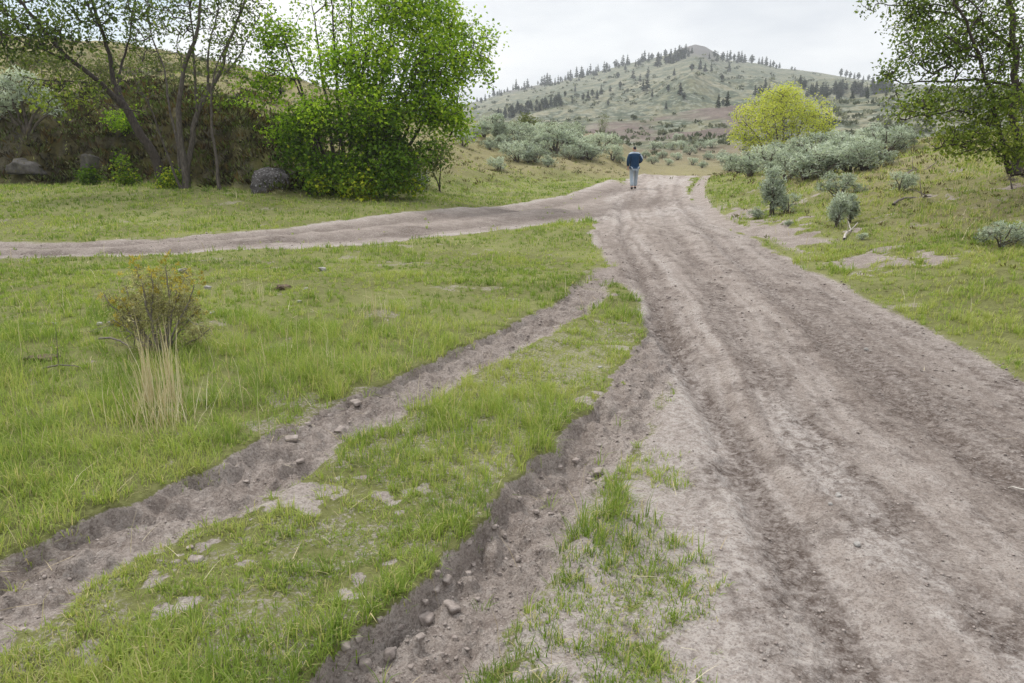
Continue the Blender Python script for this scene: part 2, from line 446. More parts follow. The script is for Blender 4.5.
# --- ground material
def ground_mat():
    k = NT("soil_and_turf")
    p = k.pos()
    dirt, dark, pale = k.sep('mask_a')
    straw, moss, rock = k.sep('mask_b')
    burn, far, lush = k.sep('mask_c')
    n1, n2, n3 = k.noise(p, 3.5, 6, .62), k.noise(p, 22, 6, .7), k.noise(p, 90, 4, .7)
    # bare earth
    n4 = k.noise(p, 45, 5, .75)
    e = k.mix(k.ramp(n1, [(.38, 0.0), (.62, 1.0)]), (.272, .228, .200), (.39, .340, .305))
    e = k.mix(k.ramp(n4, [(.38, .50), (.50, 0.0)]), e, (.145, .115, .102))
    e = k.mix(k.ramp(n4, [(.54, 0.0), (.66, .5)]), e, (.40, .355, .33))
    e = k.mix(k.math('MULTIPLY', pale, k.ramp(n2, [(.40, .15), (.55, 1.0)])), e, (.50, .455, .425))
    e = k.mix(k.math('MULTIPLY', dark, k.ramp(n2, [(.40, 1.0), (.62, .35)])), e, (.098, .075, .064))
    e = k.mix(k.ramp(n3, [(.28, .55), (.45, 0.0)]), e, (.12, .092, .078))
    e = k.mix(k.ramp(n3, [(.62, 0.0), (.74, .5)]), e, (.42, .38, .345))
    grit = k.new('ShaderNodeSeparateColor'); k.t.links.new(k.voro(p, 125, 'Color'), grit.inputs[0])
    grit2 = k.new('ShaderNodeSeparateColor'); k.t.links.new(k.voro(p, 38, 'Color'), grit2.inputs[0])
    e = k.mix(k.ramp(grit.outputs[0], [(.74, 0.0), (.78, .26)]), e, (.42, .375, .345))
    e = k.mix(k.ramp(grit.outputs[1], [(.74, 0.0), (.78, .34)]), e, (.12, .094, .08))
    e = k.mix(k.ramp(grit2.outputs[0], [(.90, 0.0), (.92, .26)]), e, (.13, .102, .088))
    e = k.mix(k.ramp(grit2.outputs[1], [(.91, 0.0), (.93, .26)]), e, (.44, .40, .37))
    # turf between the blades: thatch and green
    g = k.mix(k.ramp(n2, [(.3, 0.0), (.65, 1.0)]), (.105, .108, .038), (.19, .20, .072))
    g = k.mix(k.ramp(k.noise(p, .5, 4, .6), [(.42, 0.0), (.62, .7)]), g, (.24, .25, .095))
    g = k.mix(k.ramp(n3, [(.55, 0.0), (.75, .6)]), g, (.26, .22, .12))
    st = k.mix(k.ramp(n2, [(.3, 0.0), (.7, 1.0)]), (.145, .115, .068), (.31, .265, .155))
    st = k.mix(k.ramp(n1, [(.48, 0.0), (.6, .55)]), st, (.235, .235, .075))
    g = k.mix(k.math('MULTIPLY', straw, k.ramp(n1, [(.3, .5), (.55, 1.0)])), g, st)
    ms = k.mix(k.ramp(n1, [(.35, 0.0), (.62, 1.0)]), (.032, .027, .014), (.088, .074, .026))
    ms = k.mix(k.ramp(n2, [(.5, 0.0), (.72, .7)]), ms, (.105, .108, .032))
    g = k.mix(moss, g, ms)
    rk = k.mix(k.ramp(n2, [(.35, 0.0), (.7, 1.0)]), (.06, .052, .046), (.22, .20, .185))
    g = k.mix(rock, g, rk)
    # hills far away
    f1, f2, f3 = k.noise(p, .02, 6, .6), k.noise(p, .11, 6, .68), k.noise(p, .45, 4, .7)
    h = k.mix(k.ramp(f1, [(.36, 0.0), (.62, 1.0)]), (.10, .104, .056), (.195, .18, .118))
    h = k.mix(k.ramp(f2, [(.46, 0.0), (.54, .9)]), h, (.048, .064, .04))
    h = k.mix(k.ramp(f3, [(.52, 0.0), (.60, .7)]), h, (.225, .235, .19))
    h = k.mix(k.ramp(f3, [(.36, .8), (.45, 0.0)]), h, (.055, .07, .05))
    b = k.mix(k.ramp(f3, [(.3, 0.0), (.7, 1.0)]), (.072, .058, .050), (.165, .130, .112))
    b = k.mix(k.ramp(f2, [(.5, 0.0), (.62, .6)]), b, (.23, .22, .17))
    h = k.mix(burn, h, b)
    h = k.mix(rock, h, k.mix(f3, (.05, .048, .048), (.16, .15, .143)))
    g = k.mix(far, g, h)
    dm = k.ramp(k.math('ADD', dirt, k.math('MULTIPLY', k.math('SUBTRACT', n4, .5), 1.1)), [(.40, 0.0), (.60, 1.0)])
    c = k.mix(dm, g, e)
    hgt = k.math('ADD', k.math('MULTIPLY', n2, .7), k.math('MULTIPLY', n4, .6))
    hgt = k.math('ADD', hgt, k.math('MULTIPLY', grit.outputs[2], .14))
    return k.finish(k.principled(c, .95, k.bump(hgt, .9, .045), .12))

# ------------------------------------------------------------------ the ground sheet
M_GROUND = ground_mat()
def build_ground():
    tt = np.concatenate([np.linspace(-1.6, -.86, 34)[:-1], np.linspace(-.86, .86, 580), np.linspace(.86, 1.6, 34)[1:]])
    vv = np.concatenate([np.linspace(math.log(1.0), math.log(14), 800)[:-1], np.linspace(math.log(14), math.log(1010), 720)])
    Y = np.exp(vv)[:, None] - 3.0 + 0 * tt[None, :]
    X = tt[None, :] * (Y + 3.0)
    nr, nc = Y.shape
    x, y = X.ravel(), Y.ravel()
    F = fields(x, y)
    z = F['z'].reshape(nr, nc)
    # normals of the whole sheet, so that the pieces meet without a seam
    P = np.stack([X, Y, z], -1)
    du, dv = np.gradient(P, axis=1), np.gradient(P, axis=0)
    N = np.cross(du, dv); N /= np.linalg.norm(N, axis=-1, keepdims=True) + 1e-12
    P, N = P.reshape(-1, 3), N.reshape(-1, 3)
    one = np.ones(len(x))
    A = np.stack([F['dirt'], F['dark'], F['pale'], one], -1)
    B = np.stack([F['straw'], F['moss'], F['rock'], one], -1)
    Cc = np.stack([F['burn'], F['far'], one * 0, one], -1)
    i = np.arange((nr - 1) * (nc - 1)); r, c = i // (nc - 1), i % (nc - 1)
    q = np.stack([r * nc + c, r * nc + c + 1, (r + 1) * nc + c + 1, (r + 1) * nc + c], -1)
    def fa(k): return F[k][q].mean(1)
    fy, fx = y[q].mean(1), x[q].mean(1)
    cls = np.zeros(len(q), int)
    cls[(fa('rutA') > .5) & (fy < 11)] = 3
    cls[(fa('rutB') > .5) & (fy < 9)] = 4
    cls[(fa('intrk') > .5)] = 2
    cls[(fa('inroad') > .5)] = 1
    cls[(cls == 0) & (fy > fa('foot') + .6) & (fa('leftw') > .5) & (fy < 75)] = 5
    cls[(cls == 0) & (fy >= 75)] = 6
    cls[(cls == 0) & (fa('trail') > .5)] = 7
    info = {0: ("ground", "grassy valley floor beside and between the dirt tracks", "ground"),
            1: ("dirt_road", "wide rutted dirt road running from the foreground to the walking person", "dirt road"),
            2: ("side_track", "narrower dirt track crossing the meadow on the left to join the road", "dirt track"),
            3: ("wheel_rut", "left one of two muddy wheel ruts curving through the grass", "wheel rut"),
            4: ("wheel_rut", "deep wheel rut with a steep left wall between grass strips", "wheel rut"),
            5: ("hillside", "brown and mossy bank rising behind the trees on the left", "hillside"),
            6: ("hill", "pale green mountain and its brown foothills on the skyline", "hill"),
            7: ("footpath", "narrow bare footpath looping off the right edge of the road", "path")}
    for k, (nm, lab, cat) in info.items():
        sel = q[cls == k]
        if not len(sel): continue
        u, inv = np.unique(sel, return_inverse=True)
        me = mesh_np(nm, P[u], inv.reshape(-1, 4), np.full(len(sel), 4), True,
                     dict(mask_a=A[u], mask_b=B[u], mask_c=Cc[u]), [M_GROUND])
        me.normals_split_custom_set_from_vertices(N[u].astype(np.float32))
        tag(link(nm, me), lab, cat, kind='structure')
build_ground()

# ------------------------------------------------------------------ grass (uncountable: one mass each)
def blades(px, py, pz, length, width, lean, az, tint, curl=.5):
    """curved blades as 5-vertex strips; all arguments are arrays."""
    n = len(px)
    dx, dy = np.cos(az), np.sin(az)
    sx, sy = -dy, dx
    up = np.cos(lean); ou = np.sin(lean)
    base = np.stack([px, py, pz], -1)
    side = np.stack([sx, sy, 0 * sx], -1) * (width * .5)[:, None]
    m1 = base + np.stack([dx * ou * .45 * length, dy * ou * .45 * length, up * .55 * length], -1)
    l2 = np.minimum(lean + curl, 1.75)
    tip = m1 + np.stack([dx * np.sin(l2) * .5 * length, dy * np.sin(l2) * .5 * length, np.cos(l2) * .5 * length], -1)
    V = np.stack([base - side, base + side, m1 + side * .75, m1 - side * .75, tip], 1).reshape(-1, 3)
    o = (np.arange(n) * 5)[:, None]
    q = o + np.array([0, 1, 2, 3]); t3 = o + np.array([3, 2, 4])
    faces = np.concatenate([q.ravel(), t3.ravel()])
    sizes = np.concatenate([np.full(n, 4), np.full(n, 3)])
    return V, faces, sizes, np.repeat(tint, 5)

M_GRASS = leaf_mat("grass_blades", [(0, (.095, .15, .028)), (.35, (.185, .265, .05)), (.62, (.30, .365, .085)), (.80, (.38, .38, .14)), (1, (.52, .44, .26))], .35, .6, .07, 1.2)
M_STRAW = leaf_mat("straw_stalks", [(0, (.34, .27, .14)), (.5, (.50, .42, .26)), (1, (.62, .56, .40))], .2, .6, .2, 1.0)

def scatter(n, y0, y1, tmax=.80, power=1.0):
    """candidates with even density on the picture: uniform in log distance and bearing"""
    v = rng.uniform(0, 1, n) ** power
    y = np.exp(math.log(y0 + 1.2) + v * (math.log(y1 + 1.2) - math.log(y0 + 1.2))) - 1.2
    t = rng.uniform(-tmax, tmax, n)
    return t * (y + .7), y

def build_grass():
    out = []
    # tufts
    for (n, y0, y1, per) in ((46000, 1.1, 11.0, 13), (50000, 9.0, 42.0, 8)):
        x, y = scatter(n, y0, y1)
        F = fields(x, y)
        dens = F['cover'] ** 1.5
        pn = fbm(x * .9, y * .9, 3, 201)
        # thinner turf on the strips between the ruts, and on the dry right bank
        dens = dens * (1 - F['strip'] * .25)
        dens = dens * (1 - .82 * F['moss']) * (1 - .62 * F['straw']) * (1 - .9 * F['rock'])
        dens = np.where(F['cover'] < .4, 0.012 * (F['inroad'] < .2) + .0, dens)
        dens = dens * np.clip(.72 + 1.2 * fbm(x * 5, y * 5, 2, 208), .30, 1) ** np.where(y < 11, 1.0, .4)
        keep = rng.uniform(0, 1, n) < dens * np.clip(.9 + .5 * pn, .25, 1)
        x, y = x[keep], y[keep]
        K = {k: a[keep] for k, a in F.items() if isinstance(a, np.ndarray)}
        m = len(x)
        d = np.hypot(x, y)
        # length: long rank grass left of the left rut near the camera, short elsewhere
        rank = sst(.1, -.6, K['dA']) * sst(8.5, 4.0, y) * sst(-.5, .2, fbm(x * .7, y * .7, 3, 203) + .25)
        Lb = .055 + .02 * pn[keep] + .075 * rank + .03 * sst(.1, .5, fbm(x * .8, y * .8, 2, 204)) + .02 * sst(12, 20, y)
        Lb = Lb * (1 + .7 * np.clip(fbm(x * 1.9, y * 1.9, 2, 209), -.6, 1)) * (1 - .25 * K['strip']) * rng.uniform(.6, 1.5, m)
        Lb = np.where(K['rside'] > .5, Lb * 1.15, Lb)
        dryp = np.clip(.30 * K['straw'] + .10 * sst(.1, .5, fbm(x * .55, y * .55, 3, 205)) + .09 + .09 * K['strip'] + .04 * K['center'], 0, .8)
        tb = np.clip(.45 + .34 * fbm(x * .45, y * .45, 3, 206) + .26 * fbm(x * 2.5, y * 2.5, 2, 207) + .09 * K['center'] + .05 * K['rside'] - .10 * sst(15, 22, y) - .03 * rank + rng.normal(0, .10, m), .02, .72)
        spread = np.maximum(.022 + .02 * rank, .0022 * d)
        rep = lambda a: np.repeat(a, per)
        N = m * per
        az = rng.uniform(0, 2 * math.pi, N)
        rr = np.abs(rng.normal(0, 1, N)) * rep(spread)
        bx, by = rep(x) + np.cos(az) * rr, rep(y) + np.sin(az) * rr
        bz = height(bx, by) - .006
        ln = rep(Lb) * rng.uniform(.45, 1.25, N)
        wd = np.maximum(rng.uniform(.0026, .0052, N), .00068 * rep(d))
        lean = np.abs(rng.normal(.38, .36, N)) + .14 * rep(rank)
        tint = np.clip(rep(tb) + rng.normal(0, .10, N), 0, .74)
        tint = np.where(rng.uniform(0, 1, N) < rep(dryp), rng.uniform(.78, 1, N), tint)
        out.append(blades(bx, by, bz, ln, wd, lean, az + rng.normal(0, .5, N), tint, rng.uniform(.25, .9, N)))
    V, Fc, S, T = [], [], [], []
    off = 0
    fq, ft = [], []
    for v, f, s, t in out:
        nq = (s == 4).sum()
        fq.append(f[:nq * 4] + off); ft.append(f[nq * 4:] + off)
        V.append(v); T.append(t); off += len(v)
    fq, ft = np.concatenate(fq), np.concatenate(ft)
    me = mesh_np("grass", np.concatenate(V), np.concatenate([fq, ft]), np.concatenate([np.full(len(fq) // 4, 4), np.full(len(ft) // 3, 3)]),
                 True, dict(tint=np.concatenate(T)), [M_GRASS])
    tag(link("grass", me), "green meadow grass growing between and beside the dirt tracks", "grass", kind='stuff')
build_grass()

def build_straw():
    """single dry stalks standing and lying in the long grass"""
    n = 9500
    x, y = scatter(n, 1.2, 22)
    F = fields(x, y)
    pn = fbm(x * .6, y * .6, 3, 211)
    rank = sst(.2, -.5, F['dA']) * sst(10, 5, y)
    w_ = (.10 + .55 * rank * sst(-.1, .4, pn) + .3 * F['straw']) * (1 - .9 * np.maximum.reduce([F['inroad'], F['intrk']])) * (1 - .55 * F['dirt'])
    keep = rng.uniform(0, 1, n) < w_
    x, y = x[keep], y[keep]; rank = rank[keep]; m = len(x)
    dirt = F['dirt'][keep]
    d = np.hypot(x, y)
    z = height(x, y)
    ln = rng.uniform(.10, .30, m) + .28 * rank * rng.uniform(0, 1, m)
    flatl = rng.uniform(0, 1, m) < .22 + .6 * dirt
    lean = np.where(flatl, rng.uniform(1.2, 1.5, m), np.abs(rng.normal(.15, .35, m)))
    ln = np.where(flatl, ln * .6, ln)
    z = z + np.where(flatl, .012, 0)
    wd = np.maximum(rng.uniform(.0018, .003, m), .0006 * d)
    V, f, s, t = blades(x, y, z, ln, wd, lean, rng.uniform(0, 6.28, m), rng.uniform(0, 1, m), np.where(flatl, .1, .3))
    me = mesh_np("dry_stalks", V, f, s, True, dict(tint=t), [M_STRAW])
    tag(link("dry_stalks", me), "pale dry grass stalks scattered through the green turf", "dry grass", kind='stuff')
build_straw()

# ------------------------------------------------------------------ stones
M_CLOD = rock_mat("dried_mud", (.17, .14, .125), (.35, .305, .278), None, 14)
M_STONE = rock_mat("field_stone", (.17, .16, .15), (.42, .40, .38), (.5, .49, .47), 9, .6)

def ico(sub=2):
    import bmesh
    bm = bmesh.new(); bmesh.ops.create_icosphere(bm, subdivisions=sub, radius=1.0)
    v = np.array([p.co[:] for p in bm.verts]); f = np.array([[q.index for q in p.verts] for p in bm.faces])
    bm.free(); return v, f
ICO1, ICO2, ICO3, ICO4 = ico(1), ico(2), ico(3), ico(4)

def stone_shape(base, seed, facets=9, rough=.12):
    r = np.random.default_rng(seed)
    v = base.copy()
    N_ = np.concatenate([np.eye(3), -np.eye(3), r.normal(size=(4, 3))]) + r.normal(0, .22, (10, 3)); N_ /= np.linalg.norm(N_, axis=1, keepdims=True)
    lim = np.concatenate([r.uniform(.36, .58, 6), r.uniform(.5, .7, 4)])
    rad = np.min(np.where(v @ N_.T > .02, lim[None] / np.maximum(v @ N_.T, .02), 9), axis=1)      # ray from the centre to the nearest cut plane
    v = v * np.minimum(rad, 1.25)[:, None]
    v = v * (1 + rough * fbm(v[:, 0] * 2.3 + seed, v[:, 1] * 2.3 + v[:, 2] * 1.7, 3, seed)[:, None])
    return v

def build_gravel():
    n = 40000
    x, y = scatter(n, 1.2, 16)
    F = fields(x, y)
    rut = np.clip(F['rutA'] * .7 + F['rutB'] * 1.0, 0, 1)
    wgt = rut * .75 + F['inroad'] * .34 * (.5 + F['dark']) + F['merge'] * .4 + F['strip'] * .1 * F['dirt'] + F['intrk'] * .2
    keep = rng.uniform(0, 1, n) < wgt
    x, y, rut = x[keep], y[keep], rut[keep]; m = len(x)
    z = height(x, y)
    d = np.hypot(x, y)
    sz = (.004 + .010 * rng.uniform(0, 1, m) ** 3 + .008 * rut * rng.uniform(0, 1, m) ** 2) * np.clip(d / 4, 1, 2.2)
    bv, bf = ICO1
    shapes = [stone_shape(bv, 300 + i, 5, .25) for i in range(6)]
    sh = np.array(shapes)[rng.integers(0, 6, m)]
    az = rng.uniform(0, 6.28, m)
    ca, sa = np.cos(az)[:, None], np.sin(az)[:, None]
    v = np.stack([sh[:, :, 0] * ca - sh[:, :, 1] * sa, sh[:, :, 0] * sa + sh[:, :, 1] * ca, sh[:, :, 2] * .7], -1) * sz[:, None, None]
    v = v + np.stack([x, y, z + sz * .25], -1)[:, None, :]
    f = (np.arange(m) * len(bv))[:, None, None] + bf[None]
    me = mesh_np("gravel", v.reshape(-1, 3), f.reshape(-1, 3), np.full(m * len(bf), 3), False, None, [M_CLOD])
    tag(link("gravel", me), "crumbs of dried mud and gravel strewn along the ruts and road", "gravel", kind='stuff')
build_gravel()

STONE_MESH = {}
def stone(px, py, wpx, label, group=None, mat=None, flatz=.65, seed=0, asp=1.0, name="stone", sub=ICO3, sink=.3, cat="stone", dist=None, rough=.06):
    p = onto(px, dist) if dist else at(px, py)
    sz = wpx * p.y / 740.0 / 2 / .68
    v = stone_shape(sub[0], seed + 5, 8, rough) * np.array([sz, sz * asp, sz * flatz])
    me = mesh_np(name, v, sub[1].ravel(), np.full(len(sub[1]), 3), False, None, [mat or M_CLOD])
    o = link(name, me, None, p + Vector((0, 0, sz * flatz * (1 - sink) * .7)))
    o.rotation_euler.z = random.uniform(0, 6.28) if asp > .8 else 0
    return tag(o, label, cat, group)

# lumps of mud broken from the wall of the right rut: (px, py, width px)
CL = [(446, 583, 15), (452, 611, 22), (427, 622, 20), (437, 574, 9), (462, 520, 9), (436, 590, 12), (424, 603, 9), (468, 574, 8), (474, 566, 7), (420, 640, 14), (390, 655, 17), (366, 668, 20),
      (400, 632, 9), (505, 540, 8), (518, 560, 10), (576, 462, 9), (560, 470, 6), (598, 474, 14), (588, 482, 8), (494, 528, 7), (478, 600, 8), (455, 640, 9),
      (442, 655, 8), (410, 668, 9), (536, 512, 6), (500, 575, 6), (345, 650, 16), (358, 640, 10), (380, 620, 9), (470, 545, 7), (520, 500, 7), (548, 492, 6)]
for i, (px, py, wp) in enumerate(CL):
    lab = "broken lump of dried mud lying in the deep wheel rut"
    if i == 1: lab = "largest angular mud lump on the floor of the deep wheel rut"
    elif i == 0: lab = "upright mud block standing against the steep wall of the rut"
    stone(px, py, wp, lab, "mud lumps in the deep wheel rut", M_CLOD, random.uniform(.6, .95), 20 + i, random.uniform(.8, 1.2), "mud_lump", ICO3, sink=.55, rough=.08, cat="mud lump")
CL2 = [(292, 440, 26), (320, 441, 30), (340, 432, 20), (275, 455, 22), (300, 462, 14), (262, 470, 14), (246, 482, 12), (204, 540, 16), (190, 548, 12), (186, 545, 9), (176, 562, 14), (170, 553, 9),
       (196, 560, 22), (222, 545, 14), (356, 405, 18), (368, 420, 12), (308, 425, 14), (186, 590, 20), (20, 630, 14), (150, 548, 10), (330, 415, 12)]
for i, (px, py, wp) in enumerate(CL2[::2]):
    stone(px, py, wp * .8, "flat crust of dried mud beside the left wheel rut", "mud crusts along the left wheel rut", M_CLOD, random.uniform(.28, .45), 60 + i,
          random.uniform(.7, 1.2), "mud_crust", cat="mud crust", sink=.75)
ST = [(299, 303, 6, "small pale stone in the meadow right of the dry pat"), (323, 271, 8, "light grey stone in the meadow near the side track"),
      (306, 290, 5, "tiny pale stone just right of the dry pat"), (113, 325, 9, "grey stone in the grass left of the yellow shrub"), (100, 325, 7, "round grey stone leftmost by the shrub"),
      (208, 290, 9, "pale stone in the grass right of the yellow shrub"), (212, 315, 8, "low pale stone beside the shrub's right edge"),
      (183, 273, 10, "pinkish pale stone behind the top of the yellow shrub"), (32, 326, 8, "pale stone at the far left of the meadow"), (54, 325, 7, "small flat stone at the left of the meadow"),
      (600, 368, 5, "small pale stone on the dirt where the ruts meet"), (866, 350, 5, "small stone on the right part of the road"),
      (838, 497, 7, "white pebble on the pale ridge of the road"), (857, 546, 8, "white stone beside the pale ridge of the road"), (830, 505, 5, "tiny stone at the head of the pale ridge")]
for i, (px, py, wp, lab) in enumerate(ST):
    stone(px, py, wp, lab, "scattered field stones", M_STONE, .6, 120 + i)

# dry dung pat in the meadow, a lifted sod by the side track
M_DUNG = rock_mat("dry_dung", (.055, .038, .026), (.15, .11, .075), None, 20)
stone(284, 289, 20, "brown dry dung pat lying in the meadow", None, M_DUNG, .32, 151, .8, "dung_pat", ICO4, .4, "dung pat", rough=.3)
stone(40, 360, 36, "flat dark dung pat at the left edge of the meadow", None, M_DUNG, .18, 152, .6, "dung_pat", ICO4, .4, "dung pat", rough=.3)

# ------------------------------------------------------------------ woody plants
def tubes(p0, p1, r0, r1, k=5):
    d = p1 - p0
    ln = np.linalg.norm(d, axis=1, keepdims=True) + 1e-9
    d = d / ln
    a = np.where(np.abs(d[:, 2:3]) > .9, np.array([[1., 0, 0]]), np.array([[0., 0, 1]]))
    u = np.cross(d, a); u /= np.linalg.norm(u, axis=1, keepdims=True) + 1e-9
    v = np.cross(d, u)
    ang = np.arange(k) * 2 * math.pi / k
    ring = u[:, None, :] * np.cos(ang)[None, :, None] + v[:, None, :] * np.sin(ang)[None, :, None]
    e0 = p0 - d * (r0 * .4)[:, None]
    A = e0[:, None, :] + ring * r0[:, None, None]
    B = p1[:, None, :] + ring * r1[:, None, None]
    V = np.concatenate([A, B], 1).reshape(-1, 3)
    n = len(p0)
    o = (np.arange(n) * 2 * k)[:, None, None]
    i = np.arange(k); j = (i + 1) % k
    F = o + np.stack([i, j, j + k, i + k], -1)[None]
    return V, F.reshape(-1, 4)

def sweep(pts, rad, k=8):
    """one joined tapering tube along a path"""
    pts = np.asarray(pts, float); n = len(pts)
    tg = np.gradient(pts, axis=0); tg /= np.linalg.norm(tg, axis=1, keepdims=True) + 1e-9
    a = np.array([0.31, .95, 0.05])
    u = np.cross(tg, a); u /= np.linalg.norm(u, axis=1, keepdims=True) + 1e-9
    v = np.cross(tg, u)
    ang = np.arange(k) * 2 * math.pi / k
    V = pts[:, None] + (u[:, None] * np.cos(ang)[None, :, None] + v[:, None] * np.sin(ang)[None, :, None]) * np.asarray(rad)[:, None, None]
    i = np.arange(k); j = (i + 1) % k
    F = (np.arange(n - 1) * k)[:, None, None] + np.stack([i, j, j + k, i + k], -1)[None]
    return V.reshape(-1, 3), F.reshape(-1, 4)

class Geo:
    def __init__(self): self.v, self.f, self.o = [], [], 0
    def add(self, V, F):
        self.v.append(V); self.f.append(F + self.o); self.o += len(V)
    def mesh(self, name, mat, smooth=True):
        V, F = np.concatenate(self.v), np.concatenate(self.f)
        return mesh_np(name, V, F, np.full(len(F), F.shape[1]), smooth, None, [mat])

def resample(pts, step, jit, r):
    pts = np.asarray(pts, float)
    s = np.concatenate([[0], np.cumsum(np.linalg.norm(np.diff(pts, axis=0), axis=1))])
    n = max(3, int(s[-1] / step) + 1)
    q = np.linspace(0, s[-1], n)
    P = np.stack([np.interp(q, s, pts[:, i]) for i in range(3)], -1)
    for _ in range(2): P[1:-1] = (P[:-2] + 2 * P[1:-1] + P[2:]) / 4
    J = r.normal(0, jit, P.shape); J[0] = 0
    J[1:-1] = (J[:-2] + J[1:-1] + J[2:]) / 2
    return P + J, q / s[-1]

def colonize(pos, attr, step, r, up=.15, back=.6):
    """join every attractor to the growing skeleton; returns node positions and parents for the new nodes"""
    pos = [p for p in pos]; par = [-1] * len(pos)
    base = np.array(pos)
    d0 = np.min(np.linalg.norm(attr[:, None] - base[None], axis=2), axis=1)
    ends = []
    arr = np.zeros((len(pos) + len(attr) * 7, 3)); n = len(pos); arr[:n] = base
    ctr = base.mean(0)
    for k in np.argsort(d0):
        a = attr[k]
        dv = a - arr[:n]; d = np.linalg.norm(dv, axis=1)
        cost = d + back * np.maximum(-dv[:, 2] + .0, 0)
        i = int(np.argmin(cost)); di = d[i]
        m = max(1, min(5, int(di / step)))
        prev = i
        for j in range(1, m + 1):
            f = j / m
            q = arr[i] * (1 - f) + a * f + np.array([0, 0, up * di * f * (1 - f)])
            if j < m: q = q + r.normal(0, .07 * di / m + .004, 3)
            arr[n] = q; par.append(prev); prev = n; n += 1
        ends.append(prev)
    return arr[:n], np.array(par), np.array(ends)

def leaf_cards(cen, dirv, nrm, ln, wd, tint, fold=.25):
    """leaves as folded diamonds: base, two sides, tip"""
    dirv = dirv / (np.linalg.norm(dirv, axis=1, keepdims=True) + 1e-9)
    s = np.cross(dirv, nrm); s /= np.linalg.norm(s, axis=1, keepdims=True) + 1e-9
    nn = np.cross(s, dirv)
    ln, wd = ln[:, None], wd[:, None]
    b = cen; tip = cen + dirv * ln - nn * ln * .12
    m = cen + dirv * ln * .45
    l = m + s * wd * .5 + nn * wd * fold; rr = m - s * wd * .5 + nn * wd * fold
    V = np.stack([b, l, tip, rr], 1).reshape(-1, 3)
    o = (np.arange(len(cen)) * 4)[:, None]
    F = np.concatenate([o + np.array([0, 1, 2]), o + np.array([0, 2, 3])], 1).reshape(-1, 3)
    return V, F, np.repeat(tint, 4)

def leaves_at(tips, par_dir, per, spread, ln, wd, tint_mean, r, tint_sd=.16, droop=.2, hang=None):
    n = len(tips) * per
    rep = lambda a: np.repeat(a, per, axis=0)
    off = r.normal(0, 1, (n, 3)) * spread
    d = rep(par_dir) * .6 + r.normal(0, .8, (n, 3)) + np.array([0, 0, -droop])
    nrm = r.normal(0, .6, (n, 3)) + np.array([0, 0, 1.0])
    L_ = ln * r.uniform(.6, 1.3, n)
    clump = rep(r.normal(0, .12, len(tips)))
    t = np.clip(rep(tint_mean) + clump + r.normal(0, tint_sd, n), 0, 1)
    return leaf_cards(rep(tips) + off, d, nrm, L_, L_ * (wd / ln), t)

def lobes_pts(lobes, n, r, shell=.55):
    """attractors inside a set of ellipsoids (cx,cy,cz,rx,ry,rz,weight), pushed towards their outsides"""
    w = np.array([l[6] for l in lobes], float); w /= w.sum()
    idx = r.choice(len(lobes), n, p=w)
    Lb = np.array([l[:6] for l in lobes])[idx]
    u = r.normal(size=(n, 3)); u /= np.linalg.norm(u, axis=1, keepdims=True)
    rad = r.uniform(0, 1, n) ** shell
    return Lb[:, :3] + u * rad[:, None] * Lb[:, 3:], rad

def plant(root, stems, attr, r, bark, leafm, step=.4, tip_r=.006, rpow=.42, maxr=.08, per=8, spread=.12, ln=.08, wd=.05,
          tints=None, tint_sd=.14, back=.6, up=.15, trunk_name="trunk", crown_name="crown", jit=.03, kk=8, leaf_keep=1.0, droop=.2, fork=True, trunk_each=False):
    """stems: list of (points, r0, r1) in local space; attr: attractor points. Makes the trunk (with limbs) and the crown."""
    nodes, rads = [], []
    g = Geo()
    for pts, r0, r1 in stems:
        P, q = resample(pts, step * .6, jit, r)
        rad = r0 + (r1 - r0) * q ** .8
        rad = rad * (1 + .25 * np.exp(-q * 14))
        V, F = sweep(P, rad, kk)
        if trunk_each:
            gg = Geo(); gg.add(V, F)
            link(trunk_name, gg.mesh(trunk_name, bark), root)
        else:
            g.add(V, F)
        sel = q > (.22 if fork else 0)
        nodes.append(P[sel]); rads.append(rad[sel])
    nodes = np.concatenate(nodes)
    pos, par, ends = colonize(nodes, attr, step, r, up, back)
    cnt = np.zeros(len(pos)); cnt[ends] += 1
    for i in range(len(pos) - 1, len(nodes) - 1, -1):
        if par[i] >= 0: cnt[par[i]] += cnt[i]
    rr = np.minimum(tip_r * np.maximum(cnt, 1) ** rpow, maxr)
    ne = np.arange(len(nodes), len(pos))
    pr = np.where(par[ne] < len(nodes), rr[ne], rr[par[ne]])
    V, F = tubes(pos[par[ne]], pos[ne], pr, rr[ne], 5)
    if trunk_each:
        g2 = Geo(); g2.add(V, F); link("branch", g2.mesh("branch", bark), root)
    else:
        g.add(V, F)
        link(trunk_name, g.mesh(trunk_name, bark), root)
    tips = pos[ends]; pd = tips - pos[par[ends]]
    pd /= np.linalg.norm(pd, axis=1, keepdims=True) + 1e-9
    order = np.argsort(np.min(np.linalg.norm(attr[:, None, :] - nodes[None], axis=2), axis=1))   # ends follow this order
    tm = (tints if tints is not None else np.full(len(attr), .5))[order]
    if leaf_keep < 1:
        k = r.uniform(0, 1, len(tips)) < leaf_keep
        tips, pd, tm = tips[k], pd[k], tm[k]
    V, F, T = leaves_at(tips, pd, per, spread, ln, wd, tm, r, tint_sd, droop)
    me = mesh_np(crown_name, V, F, np.full(len(F), 3), False, dict(tint=T), [leafm])
    link(crown_name, me, root)

